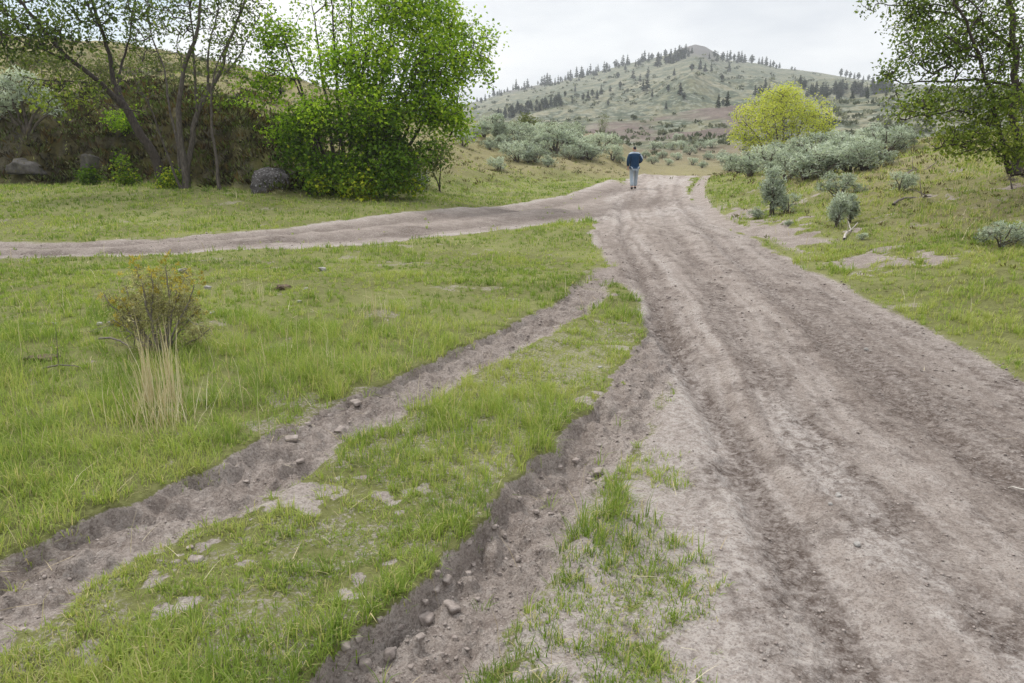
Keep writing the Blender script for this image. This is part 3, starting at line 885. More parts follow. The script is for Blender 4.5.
B_DARK = bark_mat("dark_bark", (.022, .018, .016), (.085, .07, .06))
B_GREY = bark_mat("grey_bark", (.04, .033, .029), (.15, .13, .112))
B_SAGE = bark_mat("sage_stem", (.05, .04, .034), (.16, .135, .11), 14)
LF_TREE = leaf_mat("olive_leaves", [(0, (.03, .05, .010)), (.4, (.085, .13, .022)), (.75, (.17, .23, .035)), (1, (.29, .34, .06))], .35)
LF_LUSH = leaf_mat("fresh_green_leaves", [(0, (.05, .095, .006)), (.35, (.13, .24, .012)), (.7, (.27, .41, .025)), (1, (.44, .55, .06))], .45)
LF_BUSH = leaf_mat("deep_green_leaves", [(0, (.022, .048, .006)), (.4, (.075, .145, .012)), (.75, (.15, .24, .018)), (1, (.38, .41, .03))], .3)
LF_LIME = leaf_mat("lime_leaves", [(0, (.20, .22, .035)), (.4, (.37, .42, .05)), (.75, (.48, .51, .09)), (1, (.58, .58, .16))], .45)
LF_SAGE = leaf_mat("sage_leaves", [(0, (.10, .12, .085)), (.35, (.30, .345, .275)), (.7, (.49, .55, .455)), (1, (.64, .69, .59))], .3, .75, .1, 1.0)
LF_RABB = leaf_mat("shrub_leaves", [(0, (.16, .15, .085)), (.5, (.36, .34, .17)), (1, (.54, .50, .28))], .3)
LF_YELL = leaf_mat("yellow_flower_heads", [(0, (.24, .20, .05)), (.5, (.40, .33, .06)), (1, (.58, .48, .12))], .25)
LF_PINE = leaf_mat("pine_needles", [(0, (.018, .03, .016)), (.5, (.034, .052, .028)), (1, (.06, .08, .042))], .08, .7)
LF_OLIV = leaf_mat("olive_shrub_leaves", [(0, (.06, .075, .02)), (.5, (.13, .16, .04)), (1, (.22, .24, .08))], .25)

class Loc:
    """turns picture measurements at one distance into metres around a plant's base"""
    def __init__(self, base, px0):
        self.b = np.array(base); self.d = base[1]; self.px0 = px0
    def __call__(self, px, py, dep=0.0):
        d = self.d + dep
        c, s = math.cos(PITCH), math.sin(PITCH)
        rr = ray(px, py); k = d / rr[1]
        return np.array([rr[0] * k, d, EYE + rr[2] * k]) - self.b
    def m(self, npx): return npx * self.d / 740.0

def lob(L, px, py, rpx, rpy, w, dep=0, rd=None):
    c = L(px, py, dep)
    return (c[0], c[1], c[2], L.m(rpx), L.m(rd if rd else (rpx + rpy) / 2), L.m(rpy), w)

# --- leaning tree on the left
r = np.random.default_rng(5)
b = onto(165, 23.9); Lc = Loc(b, 165)
t = empty("bare_limbed_tree", b, "dark tree leaning left with a forked trunk and sparse leaves", "tree")
S = [([Lc(165, 190), Lc(158, 168), Lc(150, 147), Lc(136, 125), Lc(123, 105)], .155, .115),
     ([Lc(123, 105), Lc(110, 90, -.2), Lc(100, 82, -.4), Lc(84, 71, -.7), Lc(67, 60, -.9), Lc(48, 38, -1.2), Lc(37, 22, -1.3), Lc(14, -8, -1.6)], .09, .03),
     ([Lc(123, 105), Lc(116, 88, .2), Lc(110, 56, .4), Lc(100, 22, .6), Lc(90, -4, .8), Lc(76, -40, 1)], .085, .03),
     ([Lc(120, 100), Lc(118, 75, .8), Lc(126, 52, 1.2), Lc(132, 20, 1.6), Lc(140, -20, 2)], .05, .02),
     ([Lc(67, 60, -.9), Lc(45, 52, -1.4), Lc(22, 40, -1.8), Lc(-12, 26, -2.2)], .035, .012),
     ([Lc(100, 82, -.4), Lc(70, 84, -1), Lc(46, 80, -1.5), Lc(22, 78, -1.9)], .03, .010),
     ([Lc(140, 112), Lc(118, 106, -.6), Lc(98, 103, -1.1), Lc(82, 98, -1.4)], .022, .008)]
lb = [lob(Lc, 20, 22, 42, 24, 3, -1.3), lob(Lc, 80, 0, 45, 26, 3), lob(Lc, 135, 6, 36, 30, 2.0, 1.4), lob(Lc, 60, 40, 34, 18, 1.6, -1), lob(Lc, -40, 10, 45, 36, 2, -2),
      lob(Lc, 70, -50, 70, 38, 3), lob(Lc, 60, 92, 34, 20, 1.5, -1.4), lob(Lc, 130, 52, 24, 24, .6, 1.3), lob(Lc, 10, 46, 28, 16, 1.2, -1.8), lob(Lc, 100, 30, 34, 22, 1.0, .3)]
A_, _ = lobes_pts(lb, 760, r, .5)
A_ = A_[A_[:, 2] > .5]
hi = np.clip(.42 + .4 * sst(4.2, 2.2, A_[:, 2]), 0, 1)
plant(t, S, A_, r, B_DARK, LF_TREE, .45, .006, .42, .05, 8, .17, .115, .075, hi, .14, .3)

# --- upright clump of thin stems beside it
b = onto(187, 23.1); Lc = Loc(b, 187)
t = empty("multi_stemmed_tree", b, "upright tree of several thin grey stems right of the leaning one", "tree")
S = [([Lc(186, 193), Lc(180, 142), Lc(177, 101), Lc(184, 67), Lc(199, 22), Lc(202, 0), Lc(206, -50)], .11, .025),
     ([Lc(187, 193, .1), Lc(190, 150, .2), Lc(195, 124, .3), Lc(208, 90, .5), Lc(224, 75, .7), Lc(223, 52, .8), Lc(240, 15, 1), Lc(252, -25, 1.2)], .10, .025),
     ([Lc(184, 193, -.2), Lc(169, 161, -.4), Lc(158, 130, -.7), Lc(150, 108, -.9), Lc(135, 75, -1.2)], .045, .012),
     ([Lc(183, 193, .3), Lc(176, 150, .6), Lc(170, 105, .8), Lc(164, 68, 1.1), Lc(150, 30, 1.4), Lc(146, 0, 1.6)], .05, .015),
     ([Lc(196, 122, .3), Lc(194, 86, .2), Lc(196, 48, .1), Lc(190, 10, 0), Lc(186, -30, 0)], .045, .015),
     ([Lc(208, 90, .5), Lc(206, 60, .6), Lc(212, 30, .8), Lc(222, -10, 1)], .04, .014),
     ([Lc(224, 75, .7), Lc(236, 62, .9), Lc(249, 38, 1.0), Lc(262, 18, 1.1)], .03, .01)]
lb = [lob(Lc, 185, 8, 42, 32, 2.6), lob(Lc, 238, 10, 30, 30, 1.8, 1), lob(Lc, 205, -45, 70, 32, 3), lob(Lc, 145, 36, 26, 30, .9, 1.3), lob(Lc, 228, 45, 22, 20, .8, .9),
      lob(Lc, 140, 85, 18, 24, .4, -1.1), lob(Lc, 190, 55, 25, 25, .4)]
A_, _ = lobes_pts(lb, 620, r, .5)
A_ = A_[A_[:, 2] > .5]
plant(t, S, A_, r, B_GREY, LF_TREE, .45, .006, .42, .05, 5, .17, .105, .07, np.full(len(A_), .45), .15, .4)

# --- thin separate stem
b = onto(221, 22.6); Lc = Loc(b, 221)
t = empty("slender_tree", b, "slender single grey stem standing between the bare clump and the leafy tree", "tree")
S = [([Lc(221, 193), Lc(216, 160), Lc(213, 142), Lc(209, 108), Lc(214, 70), Lc(228, 40)], .055, .015)]
A_, _ = lobes_pts([lob(Lc, 226, 50, 22, 26, 1), lob(Lc, 205, 96, 16, 16, .5)], 70, r, .5)
plant(t, S, A_, r, B_GREY, LF_TREE, .4, .006, .42, .03, 5, .15, .10, .07, np.full(len(A_), .6), .15, .4)

# --- big leafy tree
r = np.random.default_rng(8)
b = onto(352, 23.6); Lc = Loc(b, 352)
t = empty("leafy_tree", b, "tall bright green leafy tree of many stems in the middle left", "tree")
S = []
for i, (px, py, dp) in enumerate([(278, 20, .3), (312, 5, 1.2), (330, -10, .4), (352, -20, 1.2), (386, 0, -.8), (398, -12, .6), (425, -10, 0.3), (455, 18, .8), (470, 55, -.2), (290, 70, -1), (420, 60, -1.5), (365, 30, -1.6)]):
    x0 = 352 + (px - 352) * .22
    S.append(([Lc(x0, 199, dp * .2), Lc(x0 + (px - x0) * .3, 150, dp * .5), Lc(x0 + (px - x0) * .62, 150 + (py - 150) * .5, dp * .8), Lc(px, py, dp)], .085, .016))
lb = [lob(Lc, 281, 34, 26, 34, 2.0, .3), lob(Lc, 318, -2, 30, 26, 1.1, 1), lob(Lc, 352, -30, 60, 30, 2.2, 1), lob(Lc, 345, 34, 34, 32, 1.0, .6), lob(Lc, 392, 14, 36, 34, 2.8, -.6), lob(Lc, 430, 16, 34, 30, 2.4, .2),
      lob(Lc, 462, 30, 28, 26, 1.9, .5), lob(Lc, 472, 66, 22, 18, 1.1, 0), lob(Lc, 440, 62, 36, 26, 2.4, -.6), lob(Lc, 385, 66, 46, 28, 3.2, -1), lob(Lc, 322, 80, 42, 26, 3.2, -1), lob(Lc, 276, 88, 36, 26, 2.4, -.6),
      lob(Lc, 345, 112, 62, 26, 4.4, -1.6), lob(Lc, 428, 100, 36, 24, 2.6, -1), lob(Lc, 292, 122, 32, 24, 2.0, -1.1), lob(Lc, 452, 122, 24, 16, 1.3, -.4), lob(Lc, 400, -45, 60, 28, 2, 0), lob(Lc, 490, 40, 10, 14, .25, 0),
      lob(Lc, 480, 84, 14, 6, .3, 0)]
A_, rad = lobes_pts(lb, 3300, r, .42)
k_ = fbm(A_[:, 0] * .75, A_[:, 2] * .75 + A_[:, 1] * .45, 3, 305) + .15 * sst(4.5, 1.5, A_[:, 2]) + .5 * fbm(A_[:, 0] * 1.9 + A_[:, 1], A_[:, 2] * 1.9, 2, 306) > -.20
A_, rad = A_[k_], rad[k_]
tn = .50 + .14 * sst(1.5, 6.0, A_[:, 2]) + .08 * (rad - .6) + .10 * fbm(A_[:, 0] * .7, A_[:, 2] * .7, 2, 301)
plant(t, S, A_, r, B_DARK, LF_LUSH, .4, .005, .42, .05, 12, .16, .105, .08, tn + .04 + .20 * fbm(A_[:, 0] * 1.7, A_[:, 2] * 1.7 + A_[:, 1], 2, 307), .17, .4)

# --- darker dense bush in front of it
r = np.random.default_rng(9)
b = onto(362, 21.9); Lc = Loc(b, 362)
t = empty("dense_bush", b, "dense dark green bush with yellowish leaf tips under the leafy tree", "bush")
S = [([Lc(362 + dx * .3, 199, dp * .3), Lc(362 + dx, py, dp)], .035, .01) for dx, py, dp in ((-60, 130, 0), (-30, 115, -.5), (0, 110, .3), (30, 118, -.4), (55, 130, 0), (-45, 160, -.9), (15, 165, -1), (45, 165, -.7))]
lb = [lob(Lc, 318, 140, 34, 26, 2.4), lob(Lc, 362, 130, 42, 28, 3.0), lob(Lc, 405, 136, 34, 26, 2.4), lob(Lc, 335, 172, 36, 20, 2.4, -.5), lob(Lc, 385, 170, 44, 22, 2.8, -.6), lob(Lc, 362, 187, 60, 11, 2.4, -.7),
      lob(Lc, 430, 150, 22, 18, 1.0, .2), lob(Lc, 300, 152, 22, 16, .9, 0)]
A_, rad = lobes_pts(lb, 1700, r, .38)
k_ = fbm(A_[:, 0] * 1.5 + A_[:, 1], A_[:, 2] * 1.5, 3, 308) > -.14
A_, rad = A_[k_], rad[k_]
A_[:, 2] = np.maximum(A_[:, 2], .06)
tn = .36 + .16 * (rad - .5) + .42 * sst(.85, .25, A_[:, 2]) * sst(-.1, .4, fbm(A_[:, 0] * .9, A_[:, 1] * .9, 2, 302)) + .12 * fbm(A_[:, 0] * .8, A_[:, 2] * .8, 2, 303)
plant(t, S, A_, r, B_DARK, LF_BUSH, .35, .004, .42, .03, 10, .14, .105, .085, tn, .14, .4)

# --- saplings and low plants on and below the bank
def small_bush(name, px, dist, lobes, n, per, leafm, label, cat, seed, tint=.5, ln=.09, wd=.06, spread=.12, group=None, py=None, bark=B_DARK, base=None):
    rr = np.random.default_rng(seed)
    bb = base if base is not None else (at(px, py) if py else onto(px, dist))
    LL = Loc(bb, px)
    tt_ = empty(name, bb, label, cat, group)
    lbs = [lob(LL, *q) for q in lobes]
    AA, rad = lobes_pts(lbs, n, rr, .45)
    AA[:, 2] = np.maximum(AA[:, 2], .03)
    top = max(l[2] for l in lbs)
    SS = [([np.array([0, 0, -.05]), np.array([l[0] * .4, l[1] * .3, l[2] * .5]), np.array(l[:3])], .02 + .01 * top, .006) for l in lbs]
    plant(tt_, SS, AA, rr, bark, leafm, .25, .0035, .42, .02, per, spread, ln, wd, np.clip(tint + .12 * (rad - .5), 0, 1), .14, .4)
    return tt_
small_bush("sapling", 138, 27.4, [(120, 122, 16, 12, 2), (138, 118, 12, 14, 1.5), (130, 148, 14, 14, 2), (146, 138, 9, 16, 1)], 170, 9, LF_LUSH, "yellow-green leafy sapling on the bank behind the leaning trunk", "sapling", 21, .45)
small_bush("sapling", 122, 24.6, [(122, 165, 9, 9, 1), (132, 178, 10, 7, 1), (124, 182, 8, 6, 1)], 90, 8, LF_BUSH, "small leafy sapling at the bank's foot left of the leaning trunk", "sapling", 22, .6)
small_bush("low_bush", 90, 24.7, [(90, 180, 8, 8, 1), (86, 176, 5, 6, .6)], 80, 9, LF_BUSH, "small dark green bush at the bank's foot, leftmost of the low plants", "bush", 23, .35)
small_bush("low_bush", 170, 23.2, [(165, 184, 9, 7, 1), (178, 183, 8, 8, 1), (171, 176, 7, 6, .6)], 110, 9, LF_BUSH, "bright green low bush around the foot of the leaning trunk", "bush", 24, .72)
small_bush("sapling", 205, 27.6, [(203, 120, 14, 14, 1.2), (225, 132, 16, 12, 1.2), (236, 112, 14, 12, 1)], 130, 9, LF_LUSH, "leafy green sapling behind the slender grey stem", "sapling", 25, .4)
small_bush("low_bush", 60, 33.5, [(40, 62, 34, 16, 2), (80, 70, 30, 14, 2), (8, 58, 24, 14, 1), (110, 66, 26, 12, 1.2)], 260, 9, LF_OLIV, "olive thicket high on the bank behind the leaning tree", "bush", 26, .45, .12, .08)
small_bush("low_bush", 150, 40.0, [(150, 62, 26, 16, 2), (185, 70, 26, 12, 2), (215, 78, 26, 10, 1)], 200, 8, LF_OLIV, "olive brush along the top of the bank behind the upright stems", "bush", 27, .4, .12, .08)
small_bush("low_bush", 412, 24.0, [(412, 178, 9, 8, 1), (420, 182, 7, 6, 1)], 70, 9, LF_SAGE, "small grey-green bush at the right foot of the dense bush", "bush", 28, .25, .07, .03)
small_bush("low_bush", 440, 26.0, [(440, 152, 16, 14, 1), (430, 165, 12, 10, 1)], 120, 7, LF_OLIV, "twiggy olive bush right of the leafy tree", "bush", 29, .3)

# --- yellow-green tree in the distance
r = np.random.default_rng(12)
b = onto(783, 46.0); Lc = Loc(b, 783)
t = empty("lime_green_tree", b, "round lime green tree behind the sagebrush thicket on the right", "tree")
S = [([Lc(783 + dx * .15, 168, 0), Lc(783 + dx * .6, 138, dp * .6), Lc(783 + dx, py, dp)], .09, .015) for dx, py, dp in ((-42, 118, 0), (-22, 102, .8), (0, 95, -.6), (24, 104, .5), (42, 122, 0), (-10, 110, -1.2), (14, 112, 1.2))]
lb = [lob(Lc, 783, 103, 26, 15, 2.6), lob(Lc, 757, 116, 24, 16, 2.4, .4), lob(Lc, 810, 116, 24, 16, 2.4, -.3), lob(Lc, 746, 134, 15, 14, 1.3), lob(Lc, 822, 134, 14, 12, 1.2), lob(Lc, 783, 122, 34, 20, 2.6, -1), lob(Lc, 775, 144, 30, 10, 1.0),
      lob(Lc, 783, 96, 12, 9, .6)]
A_, rad = lobes_pts(lb, 1250, r, .4)
k_ = fbm(A_[:, 0] * 1.1 + A_[:, 1], A_[:, 2] * 1.1, 3, 309) > -.20
A_, rad = A_[k_], rad[k_]
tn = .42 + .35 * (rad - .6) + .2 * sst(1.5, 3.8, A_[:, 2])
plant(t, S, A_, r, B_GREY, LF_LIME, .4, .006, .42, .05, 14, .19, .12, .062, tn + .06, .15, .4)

# --- tree at the right edge
r = np.random.default_rng(14)
b = onto(1016, 13.6); Lc = Loc(b, 1016)
t = empty("overhanging_tree", b, "dark leafy tree at the right edge reaching over the slope", "tree")
S = [([Lc(1016, 175), Lc(1015, 120), Lc(1017, 70), Lc(1013, 20), Lc(1008, -30), Lc(1000, -90)], .075, .035),
     ([Lc(1022, 175, .4), Lc(1040, 110, .6), Lc(1056, 50, .9), Lc(1075, -40, 1.2)], .085, .03),
     ([Lc(1010, 172, -.3), Lc(996, 120, -.6), Lc(984, 70, -.8), Lc(965, 20, -1), Lc(945, -30, -1.2)], .045, .015),
     ([Lc(1014, 86), Lc(985, 80, -.3), Lc(950, 80, -.6), Lc(912, 84, -.8), Lc(885, 78, -.9)], .032, .007),
     ([Lc(1014, 50), Lc(980, 28, .3), Lc(940, 12, .6), Lc(905, 6, .8), Lc(880, 2, .9)], .035, .008),
     ([Lc(996, 124, -.6), Lc(965, 112, -1.0), Lc(935, 114, -1.2), Lc(905, 120, -1.3)], .022, .006),
     ([Lc(1008, 150, -.4), Lc(980, 142, -.9), Lc(955, 146, -1.2), Lc(935, 152, -1.3)], .018, .006)]
lb = [lob(Lc, 985, 40, 44, 36, 3.4, -.5), lob(Lc, 930, 52, 34, 28, 2.3, -.6), lob(Lc, 915, 18, 32, 22, 1.7, .6), lob(Lc, 888, 72, 18, 11, .45, -.9), lob(Lc, 965, -10, 60, 34, 3.0, 0), lob(Lc, 1050, 30, 60, 60, 4.5, .6),
      lob(Lc, 985, 100, 46, 26, 3.0, -.9), lob(Lc, 925, 104, 32, 18, 1.7, -1.2), lob(Lc, 970, 138, 40, 16, 1.9, -1.1), lob(Lc, 1045, 110, 50, 36, 3.5, .4), lob(Lc, 1020, -70, 80, 44, 3.5, .3), lob(Lc, 1010, 150, 26, 14, 1.2, -.7),
      lob(Lc, 868, 4, 12, 8, .22, .9), lob(Lc, 1090, 60, 50, 60, 2, .8)]
A_, rad = lobes_pts(lb, 2300, r, .5)
A_[:, 2] = np.maximum(A_[:, 2], .12)
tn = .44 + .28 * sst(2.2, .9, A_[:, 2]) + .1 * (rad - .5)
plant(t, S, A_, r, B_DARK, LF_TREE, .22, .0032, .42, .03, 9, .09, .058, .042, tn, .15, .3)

# --- sagebrush: six grown shapes, copied
SAGE = []
def make_sage(seed, kind):
    r = np.random.default_rng(seed)
    t = empty("sagebrush", (0, 0, -50), "silvery sagebrush", "sagebrush")
    hgt = 1.0
    if kind == 'tall': lobs = [(r.uniform(-.12, .12), r.uniform(-.12, .12), r.uniform(.35, .8), .2, .2, .2, 1) for _ in range(6)] + [(0, 0, .45, .25, .25, .3, 1.5)]
    elif kind == 'tree': lobs = [(-.35, 0, .5, .25, .3, .14, 1), (.3, .1, .55, .25, .3, .16, 1), (0, 0, .82, .28, .3, .16, 1.3), (-.15, -.1, .66, .3, .3, .14, 1), (-.55, .1, .38, .15, .2, .1, .5), (.5, 0, .42, .15, .2, .1, .4)]
    else: lobs = [(r.uniform(-.45, .45), r.uniform(-.4, .4), r.uniform(.35, .72), .24, .24, .2, 1) for _ in range(9)] + [(r.uniform(-.55, .55), r.uniform(-.5, .5), .28, .22, .22, .16, .6) for _ in range(5)]
    stems = [([np.array([0, 0, -.08]), np.array([l[0] * .35 + r.normal(0, .04), l[1] * .35, l[2] * .4]), np.array(l[:3])], .035, .012) for l in lobs[:7]]
    A, rad = lobes_pts(lobs, 150, r, .25)
    A = A[A[:, 2] > .12 + .25 * r.uniform(0, 1, len(A)) ** 2]; rad = np.full(len(A), .9)
    A[:, 2] = np.maximum(A[:, 2], .05)
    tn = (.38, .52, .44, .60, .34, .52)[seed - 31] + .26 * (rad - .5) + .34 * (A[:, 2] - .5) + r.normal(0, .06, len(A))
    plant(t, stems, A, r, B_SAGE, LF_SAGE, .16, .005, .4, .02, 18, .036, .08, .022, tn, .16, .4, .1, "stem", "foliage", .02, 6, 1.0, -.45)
    return t
KIND = dict(t=0, d=2, r=4)
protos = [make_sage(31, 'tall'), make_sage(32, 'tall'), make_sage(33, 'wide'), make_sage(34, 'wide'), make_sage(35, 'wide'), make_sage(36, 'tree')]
used = set()
def sage(k, px, py, hpx, label, group=None, wide=1.0, dist=None):
    p = protos[k]
    q = onto(px, dist) if dist else at(px, py)
    if k in used:
        o = p.copy(); COL.objects.link(o)
        for c in p.children:
            cc = c.copy(); COL.objects.link(cc); cc.parent = o
    else:
        o = p; used.add(k)
    h = hpx * q.y / 740.0 / .92
    o.location = q - Vector((0, 0, .03 * h))
    o.scale = (h * wide, h * wide, h)
    o.rotation_euler.z = random.uniform(0, 6.28) if k != 5 else 0.0
    tag(o, label, "sagebrush", group)
    return o
sage(5, 27, 131, 50, "pale tree-like sagebrush with a dark stem on the bank at far left", None, 1.05)
gL = "sagebrush thicket left of the walking person"
labL = "silvery sagebrush within the dense thicket left of the walking person"
sage(0, 499, 148, 29, "tallest upright sagebrush at the left end of the thicket", gL, 1.0)
sage(2, 490, 150, 13, "low round sagebrush left of the tallest upright one", gL)
sage(3, 500, 171, 15, "separate sagebrush lying nearest the grass at the thicket's left", gL)
for (k, px, py, h) in [(3, 518, 162, 21), (4, 536, 162, 18), (2, 548, 167, 11), (3, 529, 150, 20), (2, 556, 153, 27), (4, 570, 146, 20), (2, 583, 160, 21), (3, 598, 152, 19),
                       (4, 519, 139, 15), (2, 484, 137, 17), (3, 541, 141, 16), (4, 573, 137, 13), (2, 472, 140, 14), (3, 463, 146, 16), (4, 507, 152, 14), (2, 532, 136, 10),
                       (3, 588, 146, 12), (4, 570, 160, 14), (2, 552, 138, 12), (3, 497, 134, 12), (4, 604, 142, 10), (3, 542, 152, 18), (4, 514, 148, 18), (2, 528, 163, 14), (3, 575, 152, 18), (4, 590, 160, 14), (2, 512, 132, 10), (3, 563, 142, 15)]:
    sage(k, px, py, h * random.uniform(.8, 1.25), labL, gL, random.uniform(.95, 1.3))
sage(3, 612, 160, 17, "sagebrush at the thicket's right end beside the walking person", gL)
sage(2, 620, 163, 9, "small low sagebrush just left of the walking person", gL)
gB = "low sagebrush at the foot of the burnt slope"
labB = "low sagebrush on the slope beyond the walking person"
for (px, py, h) in [(653, 150, 9), (662, 158, 8), (672, 150, 9), (678, 160, 8), (690, 155, 9), (692, 165, 8), (700, 150, 9), (708, 160, 9), (676, 140, 7), (702, 168, 8),
                    (682, 148, 8), (668, 165, 7), (652, 164, 8), (645, 158, 8), (618, 146, 9), (712, 148, 9)]:
    sage(random.choice([2, 3, 4]), px, py, h, labB, gB, 1.15)
gR = "sagebrush thicket in front of the lime tree"
labR = "silvery sagebrush within the dense thicket in front of the lime tree"
for (k, px, py, h) in [(2, 721, 162, 12), (3, 729, 171, 14), (4, 740, 173, 15), (2, 750, 176, 24), (3, 770, 174, 30), (4, 788, 180, 27), (2, 805, 180, 28), (3, 820, 177, 24), (4, 815, 164, 24),
                       (2, 836, 164, 24), (3, 850, 172, 25), (4, 864, 170, 24), (2, 833, 155, 18), (3, 862, 152, 22), (2, 800, 165, 22), (3, 846, 162, 20), (4, 780, 166, 20), (2, 872, 142, 14), (3, 848, 146, 12), (4, 826, 170, 18), (2, 757, 166, 16)]:
    sage(k, px, py, h * random.uniform(1.0, 1.4), labR, gR, random.uniform(1.05, 1.35))
sage(4, 884, 156, 30, "broad sagebrush at the thicket's upper right end under the tree branches", gR, 1.15)
sage(2, 902, 148, 24, "topmost sagebrush of the right slope below the tree's leaves", gR)
sage(0, 772, 215, 42, "tall narrow sagebrush standing alone right of the road", None, .95)
sage(2, 757, 219, 13, "small sagebrush at the left foot of the tall narrow one", None)
sage(3, 787, 213, 21, "sagebrush just right of the tall narrow one")
sage(4, 841, 196, 24, "wide sagebrush in front of the right thicket, above the dead branch", None, 1.3)
sage(1, 836, 228, 33, "upright sagebrush just above the pale dead branch")
sage(0, 850, 223, 26, "greyer sagebrush leaning to the right beside the dead branch", None)
sage(3, 900, 192, 22, "lone sagebrush on the bare slope below the overhanging tree")
sage(4, 1000, 247, 27, "wide blue-green sagebrush at the right edge of the slope", None, 1.25)
sage(2, 788, 226, 7, "tiny sagebrush near the path under the tall narrow one")
sage(3, 862, 240, 8, "tiny sagebrush just right of the pale dead branch")

# other shrubs of the middle distance
small_bush("upright_shrub", 604, None, [(604, 121, 5, 10, 1), (603, 126, 4, 7, 1)], 60, 12, LF_OLIV, "olive upright shrub alone on the brown slope above the person", "shrub", 41, .4, .22, .10, .22, None, 132)
small_bush("round_shrub", 528, None, [(528, 121, 9, 6, 1)], 60, 12, LF_OLIV, "olive round shrub behind the left sagebrush thicket", "shrub", 42, .45, .22, .12, .22, None, 127)

# scrub of the far slopes: a mass nobody could count
LF_SCRUB = leaf_mat("scrub_leaves", [(0, (.075, .088, .05)), (.35, (.17, .18, .115)), (.7, (.29, .30, .21)), (1, (.40, .41, .32))], .2, .75, .1, 1.0)
def build_scrub():
    n = 5600
    yv = np.exp(rng.uniform(math.log(88), math.log(640), n)); tv = rng.uniform(-.15, .8, n)
    nb_ = 900
    yv[:nb_] = rng.uniform(29, 58, nb_); tv[:nb_] = rng.uniform(-.9, -.15, nb_)
    x = tv * yv
    F = fields(x, yv)
    keep = rng.uniform(0, 1, n) < np.clip(.42 + 1.1 * fbm(x * .02, yv * .02, 3, 331), .05, 1) * (1 - .72 * F['burn']) * (.35 + .65 * sst(85, 170, yv))  * (1 - F['rock'])
    x, y = x[keep], yv[keep]; m = len(x); z = F['z'][keep]
    per = 14
    rep = lambda a: np.repeat(a, per)
    s = rng.uniform(.5, 1.15, m) * (1 + .8 * sst(200, 600, y)) * np.clip(sst(40, 130, y), .28, 1)
    u = rng.normal(size=(m * per, 3)); u /= np.linalg.norm(u, axis=1, keepdims=True)
    u[:, 2] = np.abs(u[:, 2])
    c = np.stack([rep(x), rep(y), rep(z)], -1) + u * rep(s)[:, None] * np.array([.8, .8, .55]) * rng.uniform(.4, 1, (m * per, 1))
    tn = np.clip(rep(rng.choice([.0, .3, .7], m, p=[.45, .3, .25]) - .15 * sst(250, 400, y)) + rng.normal(0, .15, m * per), 0, 1)
    V, Fc, T = leaf_cards(c, u + np.array([0, 0, .5]), rng.normal(size=(m * per, 3)), rep(s) * .8, rep(s) * .55, tn)
    me = mesh_np("scrub", V, Fc, np.full(len(Fc), 3), False, dict(tint=T), [LF_SCRUB])
    tag(link("scrub", me), "grey-green scrub dotting the foothills and the far mountain", "scrub", kind='stuff')
build_scrub()

# low ground plants on the banks (stuff)
def build_brush():
    """dark tangled growth covering the rocky cut on the left"""
    n = 5200
    t0 = rng.uniform(-.86, -.12, n); dy = rng.uniform(0, 1, n) ** 1.4 * 11
    ft = fields(t0 * 26, np.full(n, 26.0))['foot']
    y = ft + .15 + dy; x = t0 * y
    z = height(x, y)
    keep = rng.uniform(0, 1, n) < np.clip(.5 + 1.2 * fbm(x * .8, y * .8, 3, 341), .1, 1)
    x, y, z, dy = x[keep], y[keep], z[keep], dy[keep]; m = len(x)
    per = 18
    rep = lambda a: np.repeat(a, per)
    s = rng.uniform(.10, .34, m)
    u = rng.normal(size=(m * per, 3)); u /= np.linalg.norm(u, axis=1, keepdims=True); u[:, 2] = np.abs(u[:, 2])
    c = np.stack([rep(x), rep(y), rep(z)], -1) + u * rep(s)[:, None] * np.array([1.2, 1.2, .8]) * rng.uniform(.2, 1, (m * per, 1))
    tn = np.clip(rep(rng.choice([.05, .3, .55, .85], m, p=[.36, .18, .26, .20])) + rng.normal(0, .12, m * per), 0, 1)
    V, Fc, T = leaf_cards(c, u + np.array([0, 0, .6]), rng.normal(size=(m * per, 3)), rep(s) * .55, rep(s) * .22, tn)
    mat = leaf_mat("bank_brush", [(0, (.024, .02, .011)), (.3, (.06, .05, .02)), (.55, (.065, .088, .02)), (.8, (.11, .145, .035)), (1, (.21, .20, .11))], .12)
    me = mesh_np("brush", V, Fc, np.full(len(Fc), 3), False, dict(tint=T), [mat])
    tag(link("brush", me), "dark tangled brush and moss covering the rocky bank on the left", "brush", kind='stuff')
build_brush()

